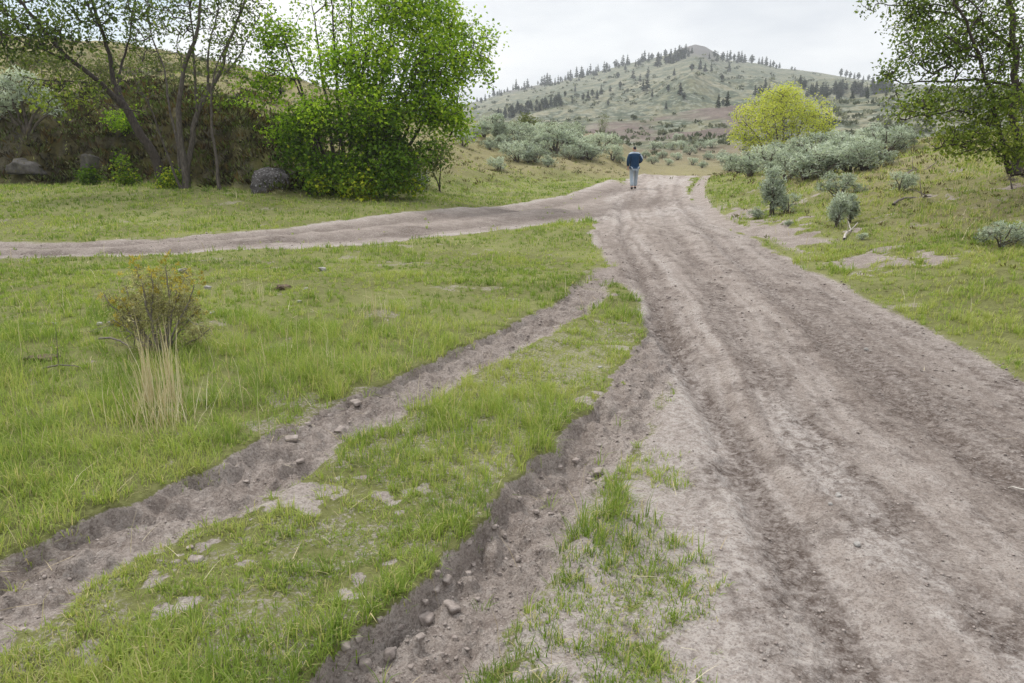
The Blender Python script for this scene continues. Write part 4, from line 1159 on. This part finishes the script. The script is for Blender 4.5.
def build_forbs():
    n = 26000
    x, y = scatter(n, 7, 62)
    F = fields(x, y)
    wgt = F['straw'] * .30 + F['moss'] * .85 + F['rside'] * .10 * (y > 8) + F['leftw'] * sst(0, 3, y - F['foot']) * .3
    wgt = wgt * (1 - F['dirt'] * .8)
    keep = rng.uniform(0, 1, n) < wgt
    x, y = x[keep], y[keep]; m = len(x); z = F['z'][keep]; ms = F['moss'][keep]
    per = 8
    rep = lambda a: np.repeat(a, per)
    s = rng.uniform(.03, .08, m) * np.clip(y / 16, .6, 1.9) * (1 + 1.6 * ms * rng.uniform(.2, 1, m))
    u = rng.normal(size=(m * per, 3)); u /= np.linalg.norm(u, axis=1, keepdims=True); u[:, 2] = np.abs(u[:, 2])
    c = np.stack([rep(x), rep(y), rep(z)], -1) + u * rep(s)[:, None] * np.array([1.1, 1.1, .5]) * rng.uniform(.2, 1, (m * per, 1))
    tn = np.clip(np.where(rep(ms) > .4, rep(rng.choice([.03, .22, .42, .6], m, p=[.42, .28, .2, .1])), rep(rng.choice([.18, .35, .6, .85], m, p=[.12, .28, .35, .25]))) + rng.normal(0, .1, m * per), 0, 1)
    V, Fc, T = leaf_cards(c, u + np.array([0, 0, .7]), rng.normal(size=(m * per, 3)), rep(s) * 1.1, rep(s) * .28, tn)
    mat = leaf_mat("bank_plants", [(0, (.045, .03, .017)), (.2, (.12, .08, .03)), (.4, (.11, .10, .035)), (.6, (.12, .15, .05)), (.85, (.26, .25, .14)), (1, (.36, .30, .18))], .15)
    me = mesh_np("ground_cover", V, Fc, np.full(len(Fc), 3), False, dict(tint=T), [mat])
    tag(link("ground_cover", me), "brown and olive low plants covering the banks on both sides", "ground cover", kind='stuff')
build_forbs()

# ------------------------------------------------------------------ shrub and straw clump of the meadow
r = np.random.default_rng(77)
b = at(160, 352)
B_RABB = bark_mat('shrub_stem', (.12, .10, .09), (.28, .25, .22), 20)
Lc = Loc(b, 160)
t = empty("rabbitbrush", b, "woody grey shrub with yellow flower heads standing in the left meadow", "shrub")
st = []
tips = []
for (px, py, dp) in [(137, 268, -.05), (158, 285, .1), (164, 266, 0), (186, 272, .05), (178, 290, -.1), (148, 290, .15), (120, 300, 0), (112, 318, -.1), (132, 310, .2), (200, 310, .05), (192, 296, .15), (208, 330, .1),
                     (172, 276, .2), (142, 280, -.2), (126, 288, .1), (152, 274, -.15), (194, 285, -.15), (104, 296, .05)]:
    e_ = Lc(px, py, dp)
    mid_ = e_ * .5 + np.array([r.normal(0, .03), dp * .2, -.02])
    st.append(([np.array([e_[0] * .12, e_[1] * .1, -.03]), mid_, e_], .011, .004)); tips.append(e_)
A_ = []
for e_ in tips:
    for k in range(26):
        f = r.uniform(.45, 1.02)
        A_.append(e_ * f + r.normal(0, .035, 3) * np.array([1, 1, .8]) * (1.25 - .4 * f))
for k in range(60):
    A_.append(np.array([r.normal(0, .22), r.normal(0, .15), abs(r.normal(.16, .1)) + .04]))
A_ = np.array(A_); A_[:, 2] = np.maximum(A_[:, 2], .03)
plant(t, st, A_, r, B_RABB, LF_RABB, .08, .0013, .40, .006, 16, .02, .03, .007, np.clip(.4 + .2 * r.normal(size=len(A_)), 0, 1), .18, .4, .1, "stem", "foliage", .008, 6, 1.0, -.3, False)
cs = []
for e_ in tips:
    for k in range(r.integers(4, 9)):
        f = r.uniform(.80, 1.10)
        cs.append(e_ * f + r.normal(0, .03, 3))
cs = np.array(cs); cs = cs[cs[:, 2] > .2]
n_ = len(cs); pp = 12
V, F, T = leaf_cards(np.repeat(cs, pp, 0) + r.normal(0, .008, (n_ * pp, 3)), r.normal(0, .6, (n_ * pp, 3)) + np.array([0, 0, .9]), r.normal(0, 1, (n_ * pp, 3)),
                     r.uniform(.018, .034, n_ * pp), r.uniform(.008, .013, n_ * pp), np.clip(np.repeat(r.uniform(.1, .9, n_), pp) + r.normal(0, .1, n_ * pp), 0, 1))
link("flower_head", mesh_np("flower_head", V, F, np.full(len(F), 3), False, dict(tint=T), [LF_YELL]), t)

def straw_clump(px, py, n, hmin, hmax, spx, label, seed, group=None, lean=.13):
    r = np.random.default_rng(seed)
    b = at(px, py)
    ox, oy = r.normal(0, spx * b.y / 740, n), r.normal(0, spx * .7 * b.y / 740, n)
    L = r.uniform(hmin, hmax, n)
    V, f, s, tt_ = blades(ox, oy, np.full(n, -.02), L, r.uniform(.0035, .0065, n), np.abs(r.normal(0, lean, n)), r.uniform(0, 6.28, n), r.uniform(.1, 1, n), r.uniform(0, .25, n))
    me = mesh_np("straw_clump", V, f, s, True, dict(tint=tt_), [M_STRAW])
    return tag(link("straw_clump", me, None, b), label, "dry grass", group)
straw_clump(150, 408, 44, .30, .72, 6, "tall pale straw clump in front of the shrub, left one", 81)
straw_clump(172, 402, 38, .30, .62, 7, "tall pale straw clump in front of the shrub, right one", 82)
straw_clump(160, 425, 110, .12, .42, 24, "loose low straw around the feet of the two tall clumps", 83, None, .4)
straw_clump(376, 318, 22, .12, .38, 6, "thin pale straw tuft in the meadow above the left rut", 84)
straw_clump(262, 300, 10, .15, .35, 8, "few straw stalks near the dry dung pat", 85)
straw_clump(330, 372, 12, .15, .36, 9, "few straw stalks on the edge of the left rut", 86)

# ------------------------------------------------------------------ rocks of the bank
M_LICH = rock_mat("lichened_rock", (.03, .027, .026), (.10, .092, .09), (.27, .26, .265), 7.5, .54)
M_GREYR = rock_mat("grey_bank_rock", (.045, .04, .037), (.15, .138, .128), (.10, .09, .04), 4.0, .56)
M_MOSSR = rock_mat("mossy_rock", (.04, .033, .026), (.13, .105, .075), (.13, .095, .03), 2.2, .52)
def boulder(px, py, w, label, seed, dist, mat, flatz, group=None, name="boulder", asp=.8):
    p = onto(px, dist)
    zc = float(hz(py, dist))
    sz = w * dist / 740 / 2 / .78
    v = stone_shape(ICO4[0], seed, 10, .16)
    v = v * (1 + .06 * fbm(v[:, 0] * 6 + seed, v[:, 1] * 6 + v[:, 2] * 5, 3, seed)[:, None]) * np.array([sz, sz * asp, sz * flatz])
    me = mesh_np(name, v, ICO4[1].ravel(), np.full(len(ICO4[1]), 3), True, None, [mat])
    o = link(name, me, None, Vector((p.x, p.y, zc)))
    return tag(o, label, "boulder", group)
boulder(276, 186, 62, "grey lichen-speckled boulder at the foot of the leafy tree", 411, 21.9, M_LICH, .80)
boulder(92, 163, 22, "pale jutting boulder on the bank above the leftmost low bush", 413, 25.2, M_GREYR, .9)
boulder(30, 168, 50, "broken grey boulder at the left end of the rocky bank", 414, 26.0, M_GREYR, .5)
boulder(62, 158, 40, "mossy brown boulder on the bank between two grey ones", 415, 27.6, M_MOSSR, .6)
boulder(112, 152, 40, "mossy brown boulder left of the leaning trunk", 416, 27.8, M_MOSSR, .7)
boulder(6, 150, 44, "dark mossy boulder at the far left edge of the bank", 417, 28.2, M_MOSSR, .6)
boulder(157, 193, 8, "small grey boulder in the grass below the leaning trunk", 418, 23.4, M_LICH, .9)
boulder(205, 168, 46, "dark mossy boulder behind the upright stems", 419, 27.2, M_MOSSR, .8)
boulder(140, 170, 36, "dark mossy boulder directly behind the leaning trunk", 420, 27.0, M_MOSSR, .7)
boulder(2, 78, 14, "black boulder high on the slope at the left edge", 421, 36.0, M_MOSSR, .9)

# ------------------------------------------------------------------ dead wood
M_DEAD = bark_mat("bleached_wood", (.30, .27, .24), (.50, .47, .43), 20)
M_DEADD = bark_mat("grey_dead_wood", (.10, .085, .075), (.24, .21, .19), 20)
def branch(pts, r0, label, seed, mat, twigs=3, lift=.03):
    r = np.random.default_rng(seed)
    P = [np.array(at(*p)) for p in pts]
    b = Vector(P[0])
    Q = np.array([p - P[0] + np.array([0, 0, lift + .06 * math.sin(2.5 * i)]) for i, p in enumerate(P)])
    P2, q = resample(Q, .12, .008, r)
    g = Geo(); g.add(*sweep(P2, r0 * (1 - .7 * q), 7))
    for k in range(twigs):
        i = r.integers(len(P2) // 3, len(P2) - 1)
        d = r.normal(0, 1, 3); d[2] = abs(d[2]); d /= np.linalg.norm(d)
        T_, q2 = resample([P2[i], P2[i] + d * .15 + [0, 0, .02], P2[i] + d * .35], .06, .008, r)
        g.add(*sweep(T_, r0 * .45 * (1 - .7 * q2), 5))
    return tag(link("dead_branch", g.mesh("dead_branch", mat), None, b), label, "branch")
branch([(844, 241), (846, 236), (850, 231), (857, 228)], .024, "pale bleached dead branch bent on the slope below the upright sagebrush", 91, M_DEAD, 2)
branch([(893, 206), (905, 200), (918, 197), (930, 201)], .028, "dark fallen branch on the slope below the lone sagebrush", 92, M_DEADD, 4)
branch([(905, 176), (914, 172), (924, 170), (936, 166)], .022, "dark fallen branch lying higher on the bare slope", 93, M_DEADD, 4)
branch([(100, 342), (118, 344), (135, 350), (146, 356)], .010, "thin dark stick in the grass left of the shrub", 95, M_DEADD, 2)
branch([(44, 372), (70, 369), (92, 368)], .008, "thin dark stick lying in the meadow at far left", 96, M_DEADD, 1)
branch([(1024, 496), (1010, 488), (1003, 484)], .006, "thin pale stick on the right edge of the road", 97, M_DEAD, 0)
small_bush("dead_shrub", 1013, None, [(1013, 178, 10, 9, 1)], 60, 3, LF_RABB, "grey leafless shrub under the overhanging tree at the right edge", "shrub", 98, .7, .05, .01, .06, None, 189, M_DEADD)

# ------------------------------------------------------------------ pines of the far mountain
def make_pine(seed, dens=1.0, broad=False):
    r = np.random.default_rng(seed)
    t = empty("pine_tree", (0, 0, -60), "dark pine", "pine tree")
    V, F = sweep([[0, 0, -.05], [0, 0, .5], [0.005, 0, 1.0]], [.022, .014, .003], 6)
    g = Geo(); g.add(V, F); link("trunk", g.mesh("trunk", B_DARK), t)
    n = int(260 * dens)
    h = r.uniform(.12, 1.0, n)
    R_ = ((.21 * np.sin(np.clip((h - .1) / .9, 0, 1) * math.pi * .93 + .12) ** .8 + .02) if broad else (.20 * (1 - h) ** .75 + .018)) * (1 + .35 * np.sin(h * 37 + seed)) * r.uniform(.55, 1.1, n)
    az = r.uniform(0, 6.28, n)
    d = np.stack([np.cos(az), np.sin(az), r.uniform(-.45, .15, n)], -1)
    c = np.stack([0 * h, 0 * h, h], -1)
    V, F, T = leaf_cards(c, d, r.normal(0, .5, (n, 3)) + np.array([0, 0, 1]), R_ * 1.15, R_ * .55, np.clip(r.normal(.45, .2, n), 0, 1))
    link("crown", mesh_np("crown", V, F, np.full(len(F), 3), False, dict(tint=T), [LF_PINE]), t)
    return t
PINES = [make_pine(501), make_pine(502, .8), make_pine(503, .6), make_pine(504), make_pine(505, .8, True), make_pine(506, .6, True)]
pused = set()
def pine(p, h, label, group):
    k = random.randrange(6)
    h = min(h, 10.0) if k < 4 else min(h * .8, 7.5)
    if k in pused:
        o = PINES[k].copy(); COL.objects.link(o)
        for c in PINES[k].children:
            cc = c.copy(); COL.objects.link(cc); cc.parent = o
    else:
        o = PINES[k]; pused.add(k)
    o.location = p - Vector((0, 0, .2)); w_ = random.uniform(.8, 1.6)
    o.scale = (h * w_, h * w_, h); o.rotation_euler.z = random.uniform(0, 6.28)
    return tag(o, label, "pine tree", group)
# along the skyline, left of the summit and right of it
sky_t = []
x_ = 478.0
while x_ < 660:
    sky_t.append((x_, random.lognormvariate(2.15, .32) if 545 < x_ else random.lognormvariate(1.85, .3))); x_ += random.choice([1.8, 2.4, 2.6, 3, 4, 6])
for px, hp in sky_t:
    d = random.uniform(600, 690)
    pine(onto(px, d), hp * d / 740, "dark pine of the row along the skyline left of the summit", "skyline pines left of the summit")
for px, hp in [(652, 15), (660, 12), (663, 10), (668, 10), (672, 11), (676, 10), (681, 8), (684, 6), (701, 6), (706, 8), (709, 9), (714, 11), (664, 12), (670, 10), (678, 9), (666, 8), (674, 11)]:
    d = random.uniform(545, 605)
    pine(onto(px, d), hp * d / 740 * 1.1, "dark pine in the cluster just below the rocky summit", "pines below the summit")
for px, hp in [(718, 13), (721, 10), (725, 12), (729, 15), (732, 11), (735, 9), (742, 15), (749, 7), (752, 8), (756, 9), (760, 8), (763, 9), (766, 6), (769, 6), (781, 5), (784, 4), (829, 12), (834, 9), (838, 9), (842, 7), (846, 9), (851, 6), (856, 8), (860, 6), (866, 7), (873, 6), (880, 7)]:
    d = random.uniform(640, 694)
    pine(onto(px, d), hp * d / 740, "dark pine standing on the skyline right of the summit", "skyline pines right of the summit")
# single ones on the open slope
for px, py, hp in [(583, 100, 9), (588, 99, 9), (592, 96, 8), (597, 99, 9), (601, 95, 10), (633, 79, 10), (643, 91, 11), (647, 90, 13), (652, 97, 8), (648, 78, 11), (668, 92, 9), (680, 95, 12), (684, 100, 9), (692, 71, 9), (700, 70, 10), (705, 72, 9), (711, 72, 10), (666, 109, 8), (608, 106, 8),
                   (620, 88, 8), (572, 104, 8), (640, 82, 8), (674, 76, 8), (729, 72, 9), (575, 92, 8), (610, 92, 7), (565, 97, 8), (722, 80, 7), (618, 78, 7)]:
    q = at(px, py); pine(q, hp * q.y / 740, "single dark pine scattered on the open mountain slope", "pines on the open slope")
for px, py, hp in [(718, 108, 14), (723, 106, 9), (727, 107, 16)]:
    q = at(px, py); pine(q, hp * q.y / 740, {718: "left pine of the trio on the slope left of the lime tree", 723: "shortest middle pine of the trio left of the lime tree", 727: "tallest right pine of the trio left of the lime tree"}[px], "pine trio left of the lime tree")
for px, py, hp in [(755, 96, 11), (760, 96, 13), (765, 89, 11), (769, 92, 8), (804, 90, 13), (800, 84, 9)]:
    q = at(px, py); pine(q, hp * q.y / 740, "dark pine above the crown of the lime green tree", "pines above the lime tree")
# diagonal wooded gully on the left of the slope
for i in range(64):
    f = random.random(); px = 497 + f * 64; py = 118 - f * 15 + random.uniform(-4, 4)
    q = at(px, py); pine(q, random.uniform(6, 10) * q.y / 740, "dark pine in the wooded gully slanting across the mountain's left", "pines of the wooded gully")
# forest on the right shoulder
for i in range(72):
    f = random.random(); px = 806 + f * 90; py = 100 - 10 * f * random.random() - random.uniform(0, 8)
    q = at(px, py); pine(q, random.uniform(8, 12) * q.y / 740, "dark pine of the dense forest on the mountain's right shoulder", "forest on the right shoulder")

# ------------------------------------------------------------------ the walking person, seen from behind
def skin_mesh(name, verts, edges, radii, root=0, sub=2, mat=None, mats=None):
    me = bpy.data.meshes.new(name + "_cage")
    me.from_pydata([tuple(v) for v in verts], edges, [])
    o = bpy.data.objects.new(name + "_cage", me); COL.objects.link(o)
    sk = o.modifiers.new("skin", 'SKIN'); sk.use_smooth_shade = True; sk.branch_smoothing = .3
    sv = me.skin_vertices[0].data
    for i, rr in enumerate(radii):
        sv[i].radius = rr if isinstance(rr, tuple) else (rr, rr)
        sv[i].use_root = (i == root)
    o.modifiers.new("sub", 'SUBSURF').levels = sub
    dg = bpy.context.evaluated_depsgraph_get()
    m2 = bpy.data.meshes.new_from_object(o.evaluated_get(dg)); m2.name = name
    bpy.data.objects.remove(o); bpy.data.meshes.remove(me)
    m2.materials.clear()
    m2.materials.append(mat)
    return m2

def cloth_mat(name, c0, c1, scale=40):
    k = NT(name); n = k.noise(k.obj(), scale, 4, .6)
    return k.finish(k.principled(k.mix(n, c0, c1), .85, k.bump(k.noise(k.obj(), 9, 3), .5, .03), .2))
M_SKIN = cloth_mat("skin", (.42, .25, .18), (.50, .31, .23))
M_NAVY = cloth_mat("blue_jacket", (.004, .022, .058), (.008, .038, .09))
M_YOKE = cloth_mat("grey_blue_yoke", (.30, .36, .44), (.40, .46, .54))
M_TROU = cloth_mat("faded_grey_trousers", (.24, .29, .35), (.36, .41, .46), 22)
M_SHOE = cloth_mat("dark_shoe", (.015, .015, .02), (.035, .035, .04))
M_HAIR = cloth_mat("dark_cap", (.012, .013, .018), (.03, .032, .042))
M_EYE = cloth_mat("eye", (.6, .6, .58), (.7, .7, .68))

pb = at(633.5, 189.5)
person = empty("person", pb, "person in a blue jacket with pale shoulders and grey trousers walking away on the road", "person")
# joints (x right, y forward = away from the camera, z up); 1.75 m tall
J = dict(pelvis=(0, 0, .93), waist=(0, .005, 1.06), chest=(0, .03, 1.26), upper=(0, .05, 1.40), neck=(0, .08, 1.49), head0=(0, .105, 1.555), head1=(0, .125, 1.64), head2=(0, .13, 1.715), nose=(0, .225, 1.625),
         earl=(-.082, .115, 1.63), earr=(.082, .115, 1.63),
         shl=(-.19, .04, 1.41), ell=(-.265, -.02, 1.14), wrl=(-.255, .03, .90), shr=(.19, .05, 1.41), elr=(.285, .0, 1.17), wrr=(.20, .17, 1.06),
         hipl=(-.095, 0, .90), knl=(-.105, -.03, .50), anl=(-.105, -.20, .10), hel=(-.105, -.235, .055), tol=(-.11, -.06, .03),
         hipr=(.095, 0, .90), knr=(.10, .12, .50), anr=(.095, .17, .085), her=(.095, .13, .045), tor=(.11, .32, .035))
ids = {}; V = []; E = []; RR = []
def J_(n, rad, par=None, pos=None):
    ids[n] = len(V); V.append(pos if pos is not None else J[n]); RR.append(rad)
    if par is not None: E.append((ids[par], ids[n]))
J_('pelvis', (.145, .105)); J_('waist', (.135, .095), 'pelvis'); J_('chest', (.15, .105), 'waist'); J_('upper', (.13, .09), 'chest'); J_('neck', .055, 'upper'); J_('head0', .068, 'neck'); J_('head1', (.078, .095), 'head0'); J_('head2', (.062, .075), 'head1')
J_('nose', .014, 'head1'); J_('earl', .018, 'head1'); J_('earr', .018, 'head1')
for s in 'lr':
    J_('sh' + s, .062, 'upper'); J_('el' + s, .043, 'sh' + s); J_('wr' + s, .029, 'el' + s)
    w_ = np.array(J['wr' + s]); e_ = np.array(J['el' + s]); dd = (w_ - e_) / np.linalg.norm(w_ - e_)
    sgn = -1 if s == 'l' else 1
    side = np.cross(dd, np.array([sgn, 0, 0.0])); side /= np.linalg.norm(side)
    inw = np.array([-sgn, 0, 0.])
    J_('palm' + s, (.036, .02), 'wr' + s, tuple(w_ + dd * .055)); J_('knuck' + s, (.038, .016), 'palm' + s, tuple(w_ + dd * .095))
    for q, (o_, ln_) in enumerate(((-.030, .072), (-.010, .082), (.010, .076), (.029, .060))):
        p1_ = w_ + dd * (.105 + ln_ * .45) + side * o_ + inw * .006; p2_ = w_ + dd * (.10 + ln_ * .85) + side * o_ * .95 + inw * .028
        J_(f'f{s}{q}a', .009, 'knuck' + s, tuple(p1_)); J_(f'f{s}{q}b', .0075, f'f{s}{q}a', tuple(p2_))
    J_('th' + s + 'a', .011, 'palm' + s, tuple(w_ + dd * .065 - side * .045 + inw * .012)); J_('th' + s + 'b', .009, 'th' + s + 'a', tuple(w_ + dd * .10 - side * .055 + inw * .024))
for s in 'lr':
    J_('hip' + s, .088, 'pelvis'); J_('kn' + s, .056, 'hip' + s); J_('an' + s, .036, 'kn' + s); J_('he' + s, .034, 'an' + s); J_('to' + s, .026, 'an' + s)
link("body", skin_mesh("body", V, E, RR, 0, 2, M_SKIN), person)
# jacket: hip hem to collar, both sleeves to the wrists
V, E, RR = [], [], []
J2 = dict(hem=(0, -.005, .885), w=(0, 0, 1.02), c=(0, .025, 1.24), u=(0, .048, 1.385), n=(0, .072, 1.465))
ids = {}
def K_(n, pos, rad, par=None):
    ids[n] = len(V); V.append(pos); RR.append(rad)
    if par is not None: E.append((ids[par], ids[n]))
K_('w', J2['w'], (.205, .16)); K_('hem', (0, -.005, .84), (.205, .165), 'w'); K_('c', J2['c'], (.225, .165), 'w'); K_('u', J2['u'], (.165, .12), 'c'); K_('n', J2['n'], .085, 'u')
K_('sl', (-.20, .04, 1.385), .088, 'u'); K_('el', (-.265, -.02, 1.14), .084, 'sl'); K_('wl', (-.262, .02, .93), .056, 'el')
K_('sr', (.20, .05, 1.385), .088, 'u'); K_('er', (.28, 0, 1.16), .084, 'sr'); K_('wr', (.215, .15, 1.075), .058, 'er')
jk = link("jacket", skin_mesh("jacket", V, E, RR, 0, 2, M_NAVY), person)
# pale yoke over the shoulders and the outer right sleeve
V, E, RR = [], [], []; ids = {}
K_('u', (0, .050, 1.405), (.165, .125)); K_('n', (0, .078, 1.485), .088, 'u'); K_('sl', (-.195, .04, 1.405), .092, 'u'); K_('sr', (.20, .05, 1.40), .093, 'u'); K_('br', (.262, .035, 1.29), .084, 'sr'); K_('er', (.312, .012, 1.18), .072, 'br')
K_('bl', (-.235, .03, 1.33), .078, 'sl')
link("jacket_yoke", skin_mesh("jacket_yoke", V, E, RR, 0, 2, M_YOKE), person)
V, E, RR = [], [], []; ids = {}
K_('p', (0, 0, .90), (.17, .125)); K_('hl', (-.098, 0, .84), .108, 'p'); K_('kl', (-.107, -.03, .50), .085, 'hl'); K_('al', (-.107, -.185, .12), .074, 'kl')
K_('hr', (.098, 0, .84), .108, 'p'); K_('kr', (.102, .115, .50), .084, 'hr'); K_('ar', (.098, .165, .115), .074, 'kr')
link("trousers", skin_mesh("trousers", V, E, RR, 0, 2, M_TROU), person)
for s, sg in (('l', -1), ('r', 1)):
    V, E, RR = [], [], []; ids = {}
    a_, h_, o_ = J['an' + s], J['he' + s], J['to' + s]
    K_('a', (a_[0], a_[1], a_[2] + .01), .055); K_('h', (h_[0], h_[1], h_[2] + .008), .054, 'a'); K_('m', ((a_[0] + o_[0]) / 2, (a_[1] + o_[1]) / 2, (a_[2] + o_[2]) / 2 + .005), .05, 'a'); K_('t', (o_[0], o_[1], o_[2] + .012), .042, 'm')
    link("shoe", skin_mesh("shoe", V, E, RR, 0, 2, M_SHOE), person)
# dark cap over the head, and the face on the far side
V, E, RR = [], [], []; ids = {}
K_('b', (0, .070, 1.56), (.085, .085)); K_('m', (0, .100, 1.66), (.098, .108), 'b'); K_('t', (0, .115, 1.735), (.08, .095), 'm'); K_('v', (0, .24, 1.672), (.06, .012), 'm')
link("cap", skin_mesh("cap", V, E, RR, 0, 2, M_HAIR), person)
for sx in (-.032, .032):
    e_ = mesh_np("eye", ICO2[0] * .012 + np.array([sx, .212, 1.645]), ICO2[1].ravel(), np.full(len(ICO2[1]), 3), True, None, [M_EYE])
    link("eye", e_, person)
mo = mesh_np("mouth", ICO2[0] * np.array([.022, .006, .006]) + np.array([0, .203, 1.578]), ICO2[1].ravel(), np.full(len(ICO2[1]), 3), True, None, [cloth_mat("lips", (.33, .13, .11), (.38, .16, .13))])
link("mouth", mo, person)
person.rotation_euler.z = R(3); person.scale = (1.06, 1.06, 1.06)

# ------------------------------------------------------------------ light, sky, air
SUN_EL, SUN_AZ = 52.0, -38.0        # azimuth from the view axis (+Y), negative = to the left
sd = bpy.data.lights.new("sun", 'SUN')
sd.energy = SUN_E
sd.angle = R(SUN_ANG)
sd.color = (1.0, .955, .89)
so = bpy.data.objects.new("sun", sd)
COL.objects.link(so)
_v = Vector((math.sin(R(SUN_AZ)) * math.cos(R(SUN_EL)), math.cos(R(SUN_AZ)) * math.cos(R(SUN_EL)), math.sin(R(SUN_EL))))
so.rotation_euler = _v.to_track_quat('Z', 'Y').to_euler()
so.location = _v * 60

w = bpy.data.worlds.new("World")
SC.world = w
w.use_nodes = True
nt = w.node_tree
nt.nodes.clear()
def wn(k, **kw):
    n = nt.nodes.new(k)
    for a, b in kw.items(): setattr(n, a, b)
    return n
L = nt.links.new
out = wn('ShaderNodeOutputWorld'); bg = wn('ShaderNodeBackground')
bg.inputs['Strength'].default_value = 0.1
sky = wn('ShaderNodeTexSky', sky_type='NISHITA')
sky.sun_disc = False
sky.sun_elevation = R(SUN_EL); sky.sun_rotation = R(SUN_AZ)
tc = wn('ShaderNodeTexCoord')
mp = wn('ShaderNodeMapping'); mp.inputs['Scale'].default_value = (1, 1, 2.6)
L(tc.outputs['Generated'], mp.inputs[0])
na = wn('ShaderNodeTexNoise'); na.inputs['Scale'].default_value = 2.6; na.inputs['Detail'].default_value = 8; na.inputs['Roughness'].default_value = .55
nb = wn('ShaderNodeTexNoise'); nb.inputs['Scale'].default_value = 1.9; nb.inputs['Detail'].default_value = 6; nb.inputs['Roughness'].default_value = .5
mp2 = wn('ShaderNodeMapping'); mp2.inputs['Location'].default_value = CLOUD_OFF; mp2.inputs['Scale'].default_value = (1, 1, 3.2)
L(tc.outputs['Generated'], mp2.inputs[0])
L(mp.outputs[0], na.inputs['Vector']); L(mp2.outputs[0], nb.inputs['Vector'])
# open blue gaps only to the left of the view
dot = wn('ShaderNodeVectorMath', operation='DOT_PRODUCT'); dot.inputs[1].default_value = (-.55, .81, .20)
L(tc.outputs['Generated'], dot.inputs[0])
gap = wn('ShaderNodeMapRange'); gap.inputs[1].default_value = .84; gap.inputs[2].default_value = .98; gap.inputs[3].default_value = .42; gap.inputs[4].default_value = .04
L(dot.outputs['Value'], gap.inputs[0])
ad = wn('ShaderNodeMath', operation='ADD'); L(na.outputs['Fac'], ad.inputs[0]); L(gap.outputs[0], ad.inputs[1])
cov = wn('ShaderNodeValToRGB'); cov.color_ramp.elements[0].position = .50; cov.color_ramp.elements[1].position = .62
L(ad.outputs[0], cov.inputs[0])
cc = wn('ShaderNodeValToRGB')
e = cc.color_ramp.elements
e[0].position, e[0].color = .36, tuple(v * SKY_V for v in (5.9, 6.3, 7.0)) + (1,)
e[1].position, e[1].color = .52, tuple(v * SKY_V for v in (9.3, 9.45, 9.6)) + (1,)
e2 = e.new(.70); e2.color = tuple(v * SKY_V for v in (11.5, 11.4, 11.2)) + (1,)
# one greyer bank of cloud high on the right
dg_ = wn('ShaderNodeVectorMath', operation='DOT_PRODUCT'); dg_.inputs[1].default_value = (.37, .88, .30)
L(tc.outputs['Generated'], dg_.inputs[0])
gm = wn('ShaderNodeMapRange'); gm.inputs[1].default_value = .965; gm.inputs[2].default_value = .997; gm.inputs[3].default_value = 0.0; gm.inputs[4].default_value = .19
L(dg_.outputs['Value'], gm.inputs[0])
sb_ = wn('ShaderNodeMath', operation='SUBTRACT'); L(nb.outputs['Fac'], sb_.inputs[0]); L(gm.outputs[0], sb_.inputs[1])
L(sb_.outputs[0], cc.inputs[0])
mx = wn('ShaderNodeMix', data_type='RGBA')
L(cov.outputs[0], mx.inputs[0]); L(sky.outputs[0], mx.inputs[6]); L(cc.outputs[0], mx.inputs[7])
# an overcast sky is brighter overhead than near the horizon
sx_ = wn('ShaderNodeSeparateXYZ'); L(tc.outputs['Generated'], sx_.inputs[0])
zg = wn('ShaderNodeMapRange'); zg.inputs[1].default_value = .18; zg.inputs[2].default_value = 1.0; zg.inputs[3].default_value = .97; zg.inputs[4].default_value = ZEN
L(sx_.outputs[2], zg.inputs[0])
mz = wn('ShaderNodeMix', data_type='RGBA', blend_type='MULTIPLY'); mz.inputs[0].default_value = 1.0
L(mx.outputs[2], mz.inputs[6]); L(zg.outputs[0], mz.inputs[7])
L(mz.outputs[2], bg.inputs[0]); L(bg.outputs[0], out.inputs['Surface'])

def build_haze():
    x0, x1, y0, y1, z0, z1 = -1900, 1900, -60, 1060, -25, 175
    v = [(x, y, z) for z in (z0, z1) for y in (y0, y1) for x in (x0, x1)]
    f = [(0, 2, 3, 1), (4, 5, 7, 6), (0, 1, 5, 4), (1, 3, 7, 5), (3, 2, 6, 7), (2, 0, 4, 6)]
    m = bpy.data.materials.new("haze"); m.use_nodes = True
    t = m.node_tree; t.nodes.clear()
    o = t.nodes.new('ShaderNodeOutputMaterial'); pv = t.nodes.new('ShaderNodeVolumePrincipled')
    pv.inputs['Color'].default_value = (.86, .90, .96, 1); pv.inputs['Density'].default_value = HAZE_D
    pv.inputs['Anisotropy'].default_value = .2
    t.links.new(pv.outputs[0], o.inputs['Volume'])
    me = mesh_np("haze", np.array(v), np.array(f), [4] * 6, mats=[m])
    tag(link("haze", me), "thin pale haze lying over the valley and the far mountain", "haze", kind='stuff')
if HAZE_D > 0: build_haze()

SC.view_settings.view_transform = 'Standard'
SC.view_settings.look = 'None'
SC.view_settings.gamma = 1.0
SC.view_settings.exposure = EXPO
SC.view_settings.use_curve_mapping = False
SC.cycles.use_denoising = True
SC.cycles.denoiser = 'OPENIMAGEDENOISE'
SC.cycles.denoising_input_passes = 'RGB_ALBEDO_NORMAL'
SC.cycles.denoising_prefilter = 'NONE'
SC.cycles.max_bounces = 6
SC.cycles.volume_bounces = 1
SC.cycles.sample_clamp_indirect = 3.0
SC.cycles.sample_clamp_direct = 12.0
SC.cycles.transparent_max_bounces = 4
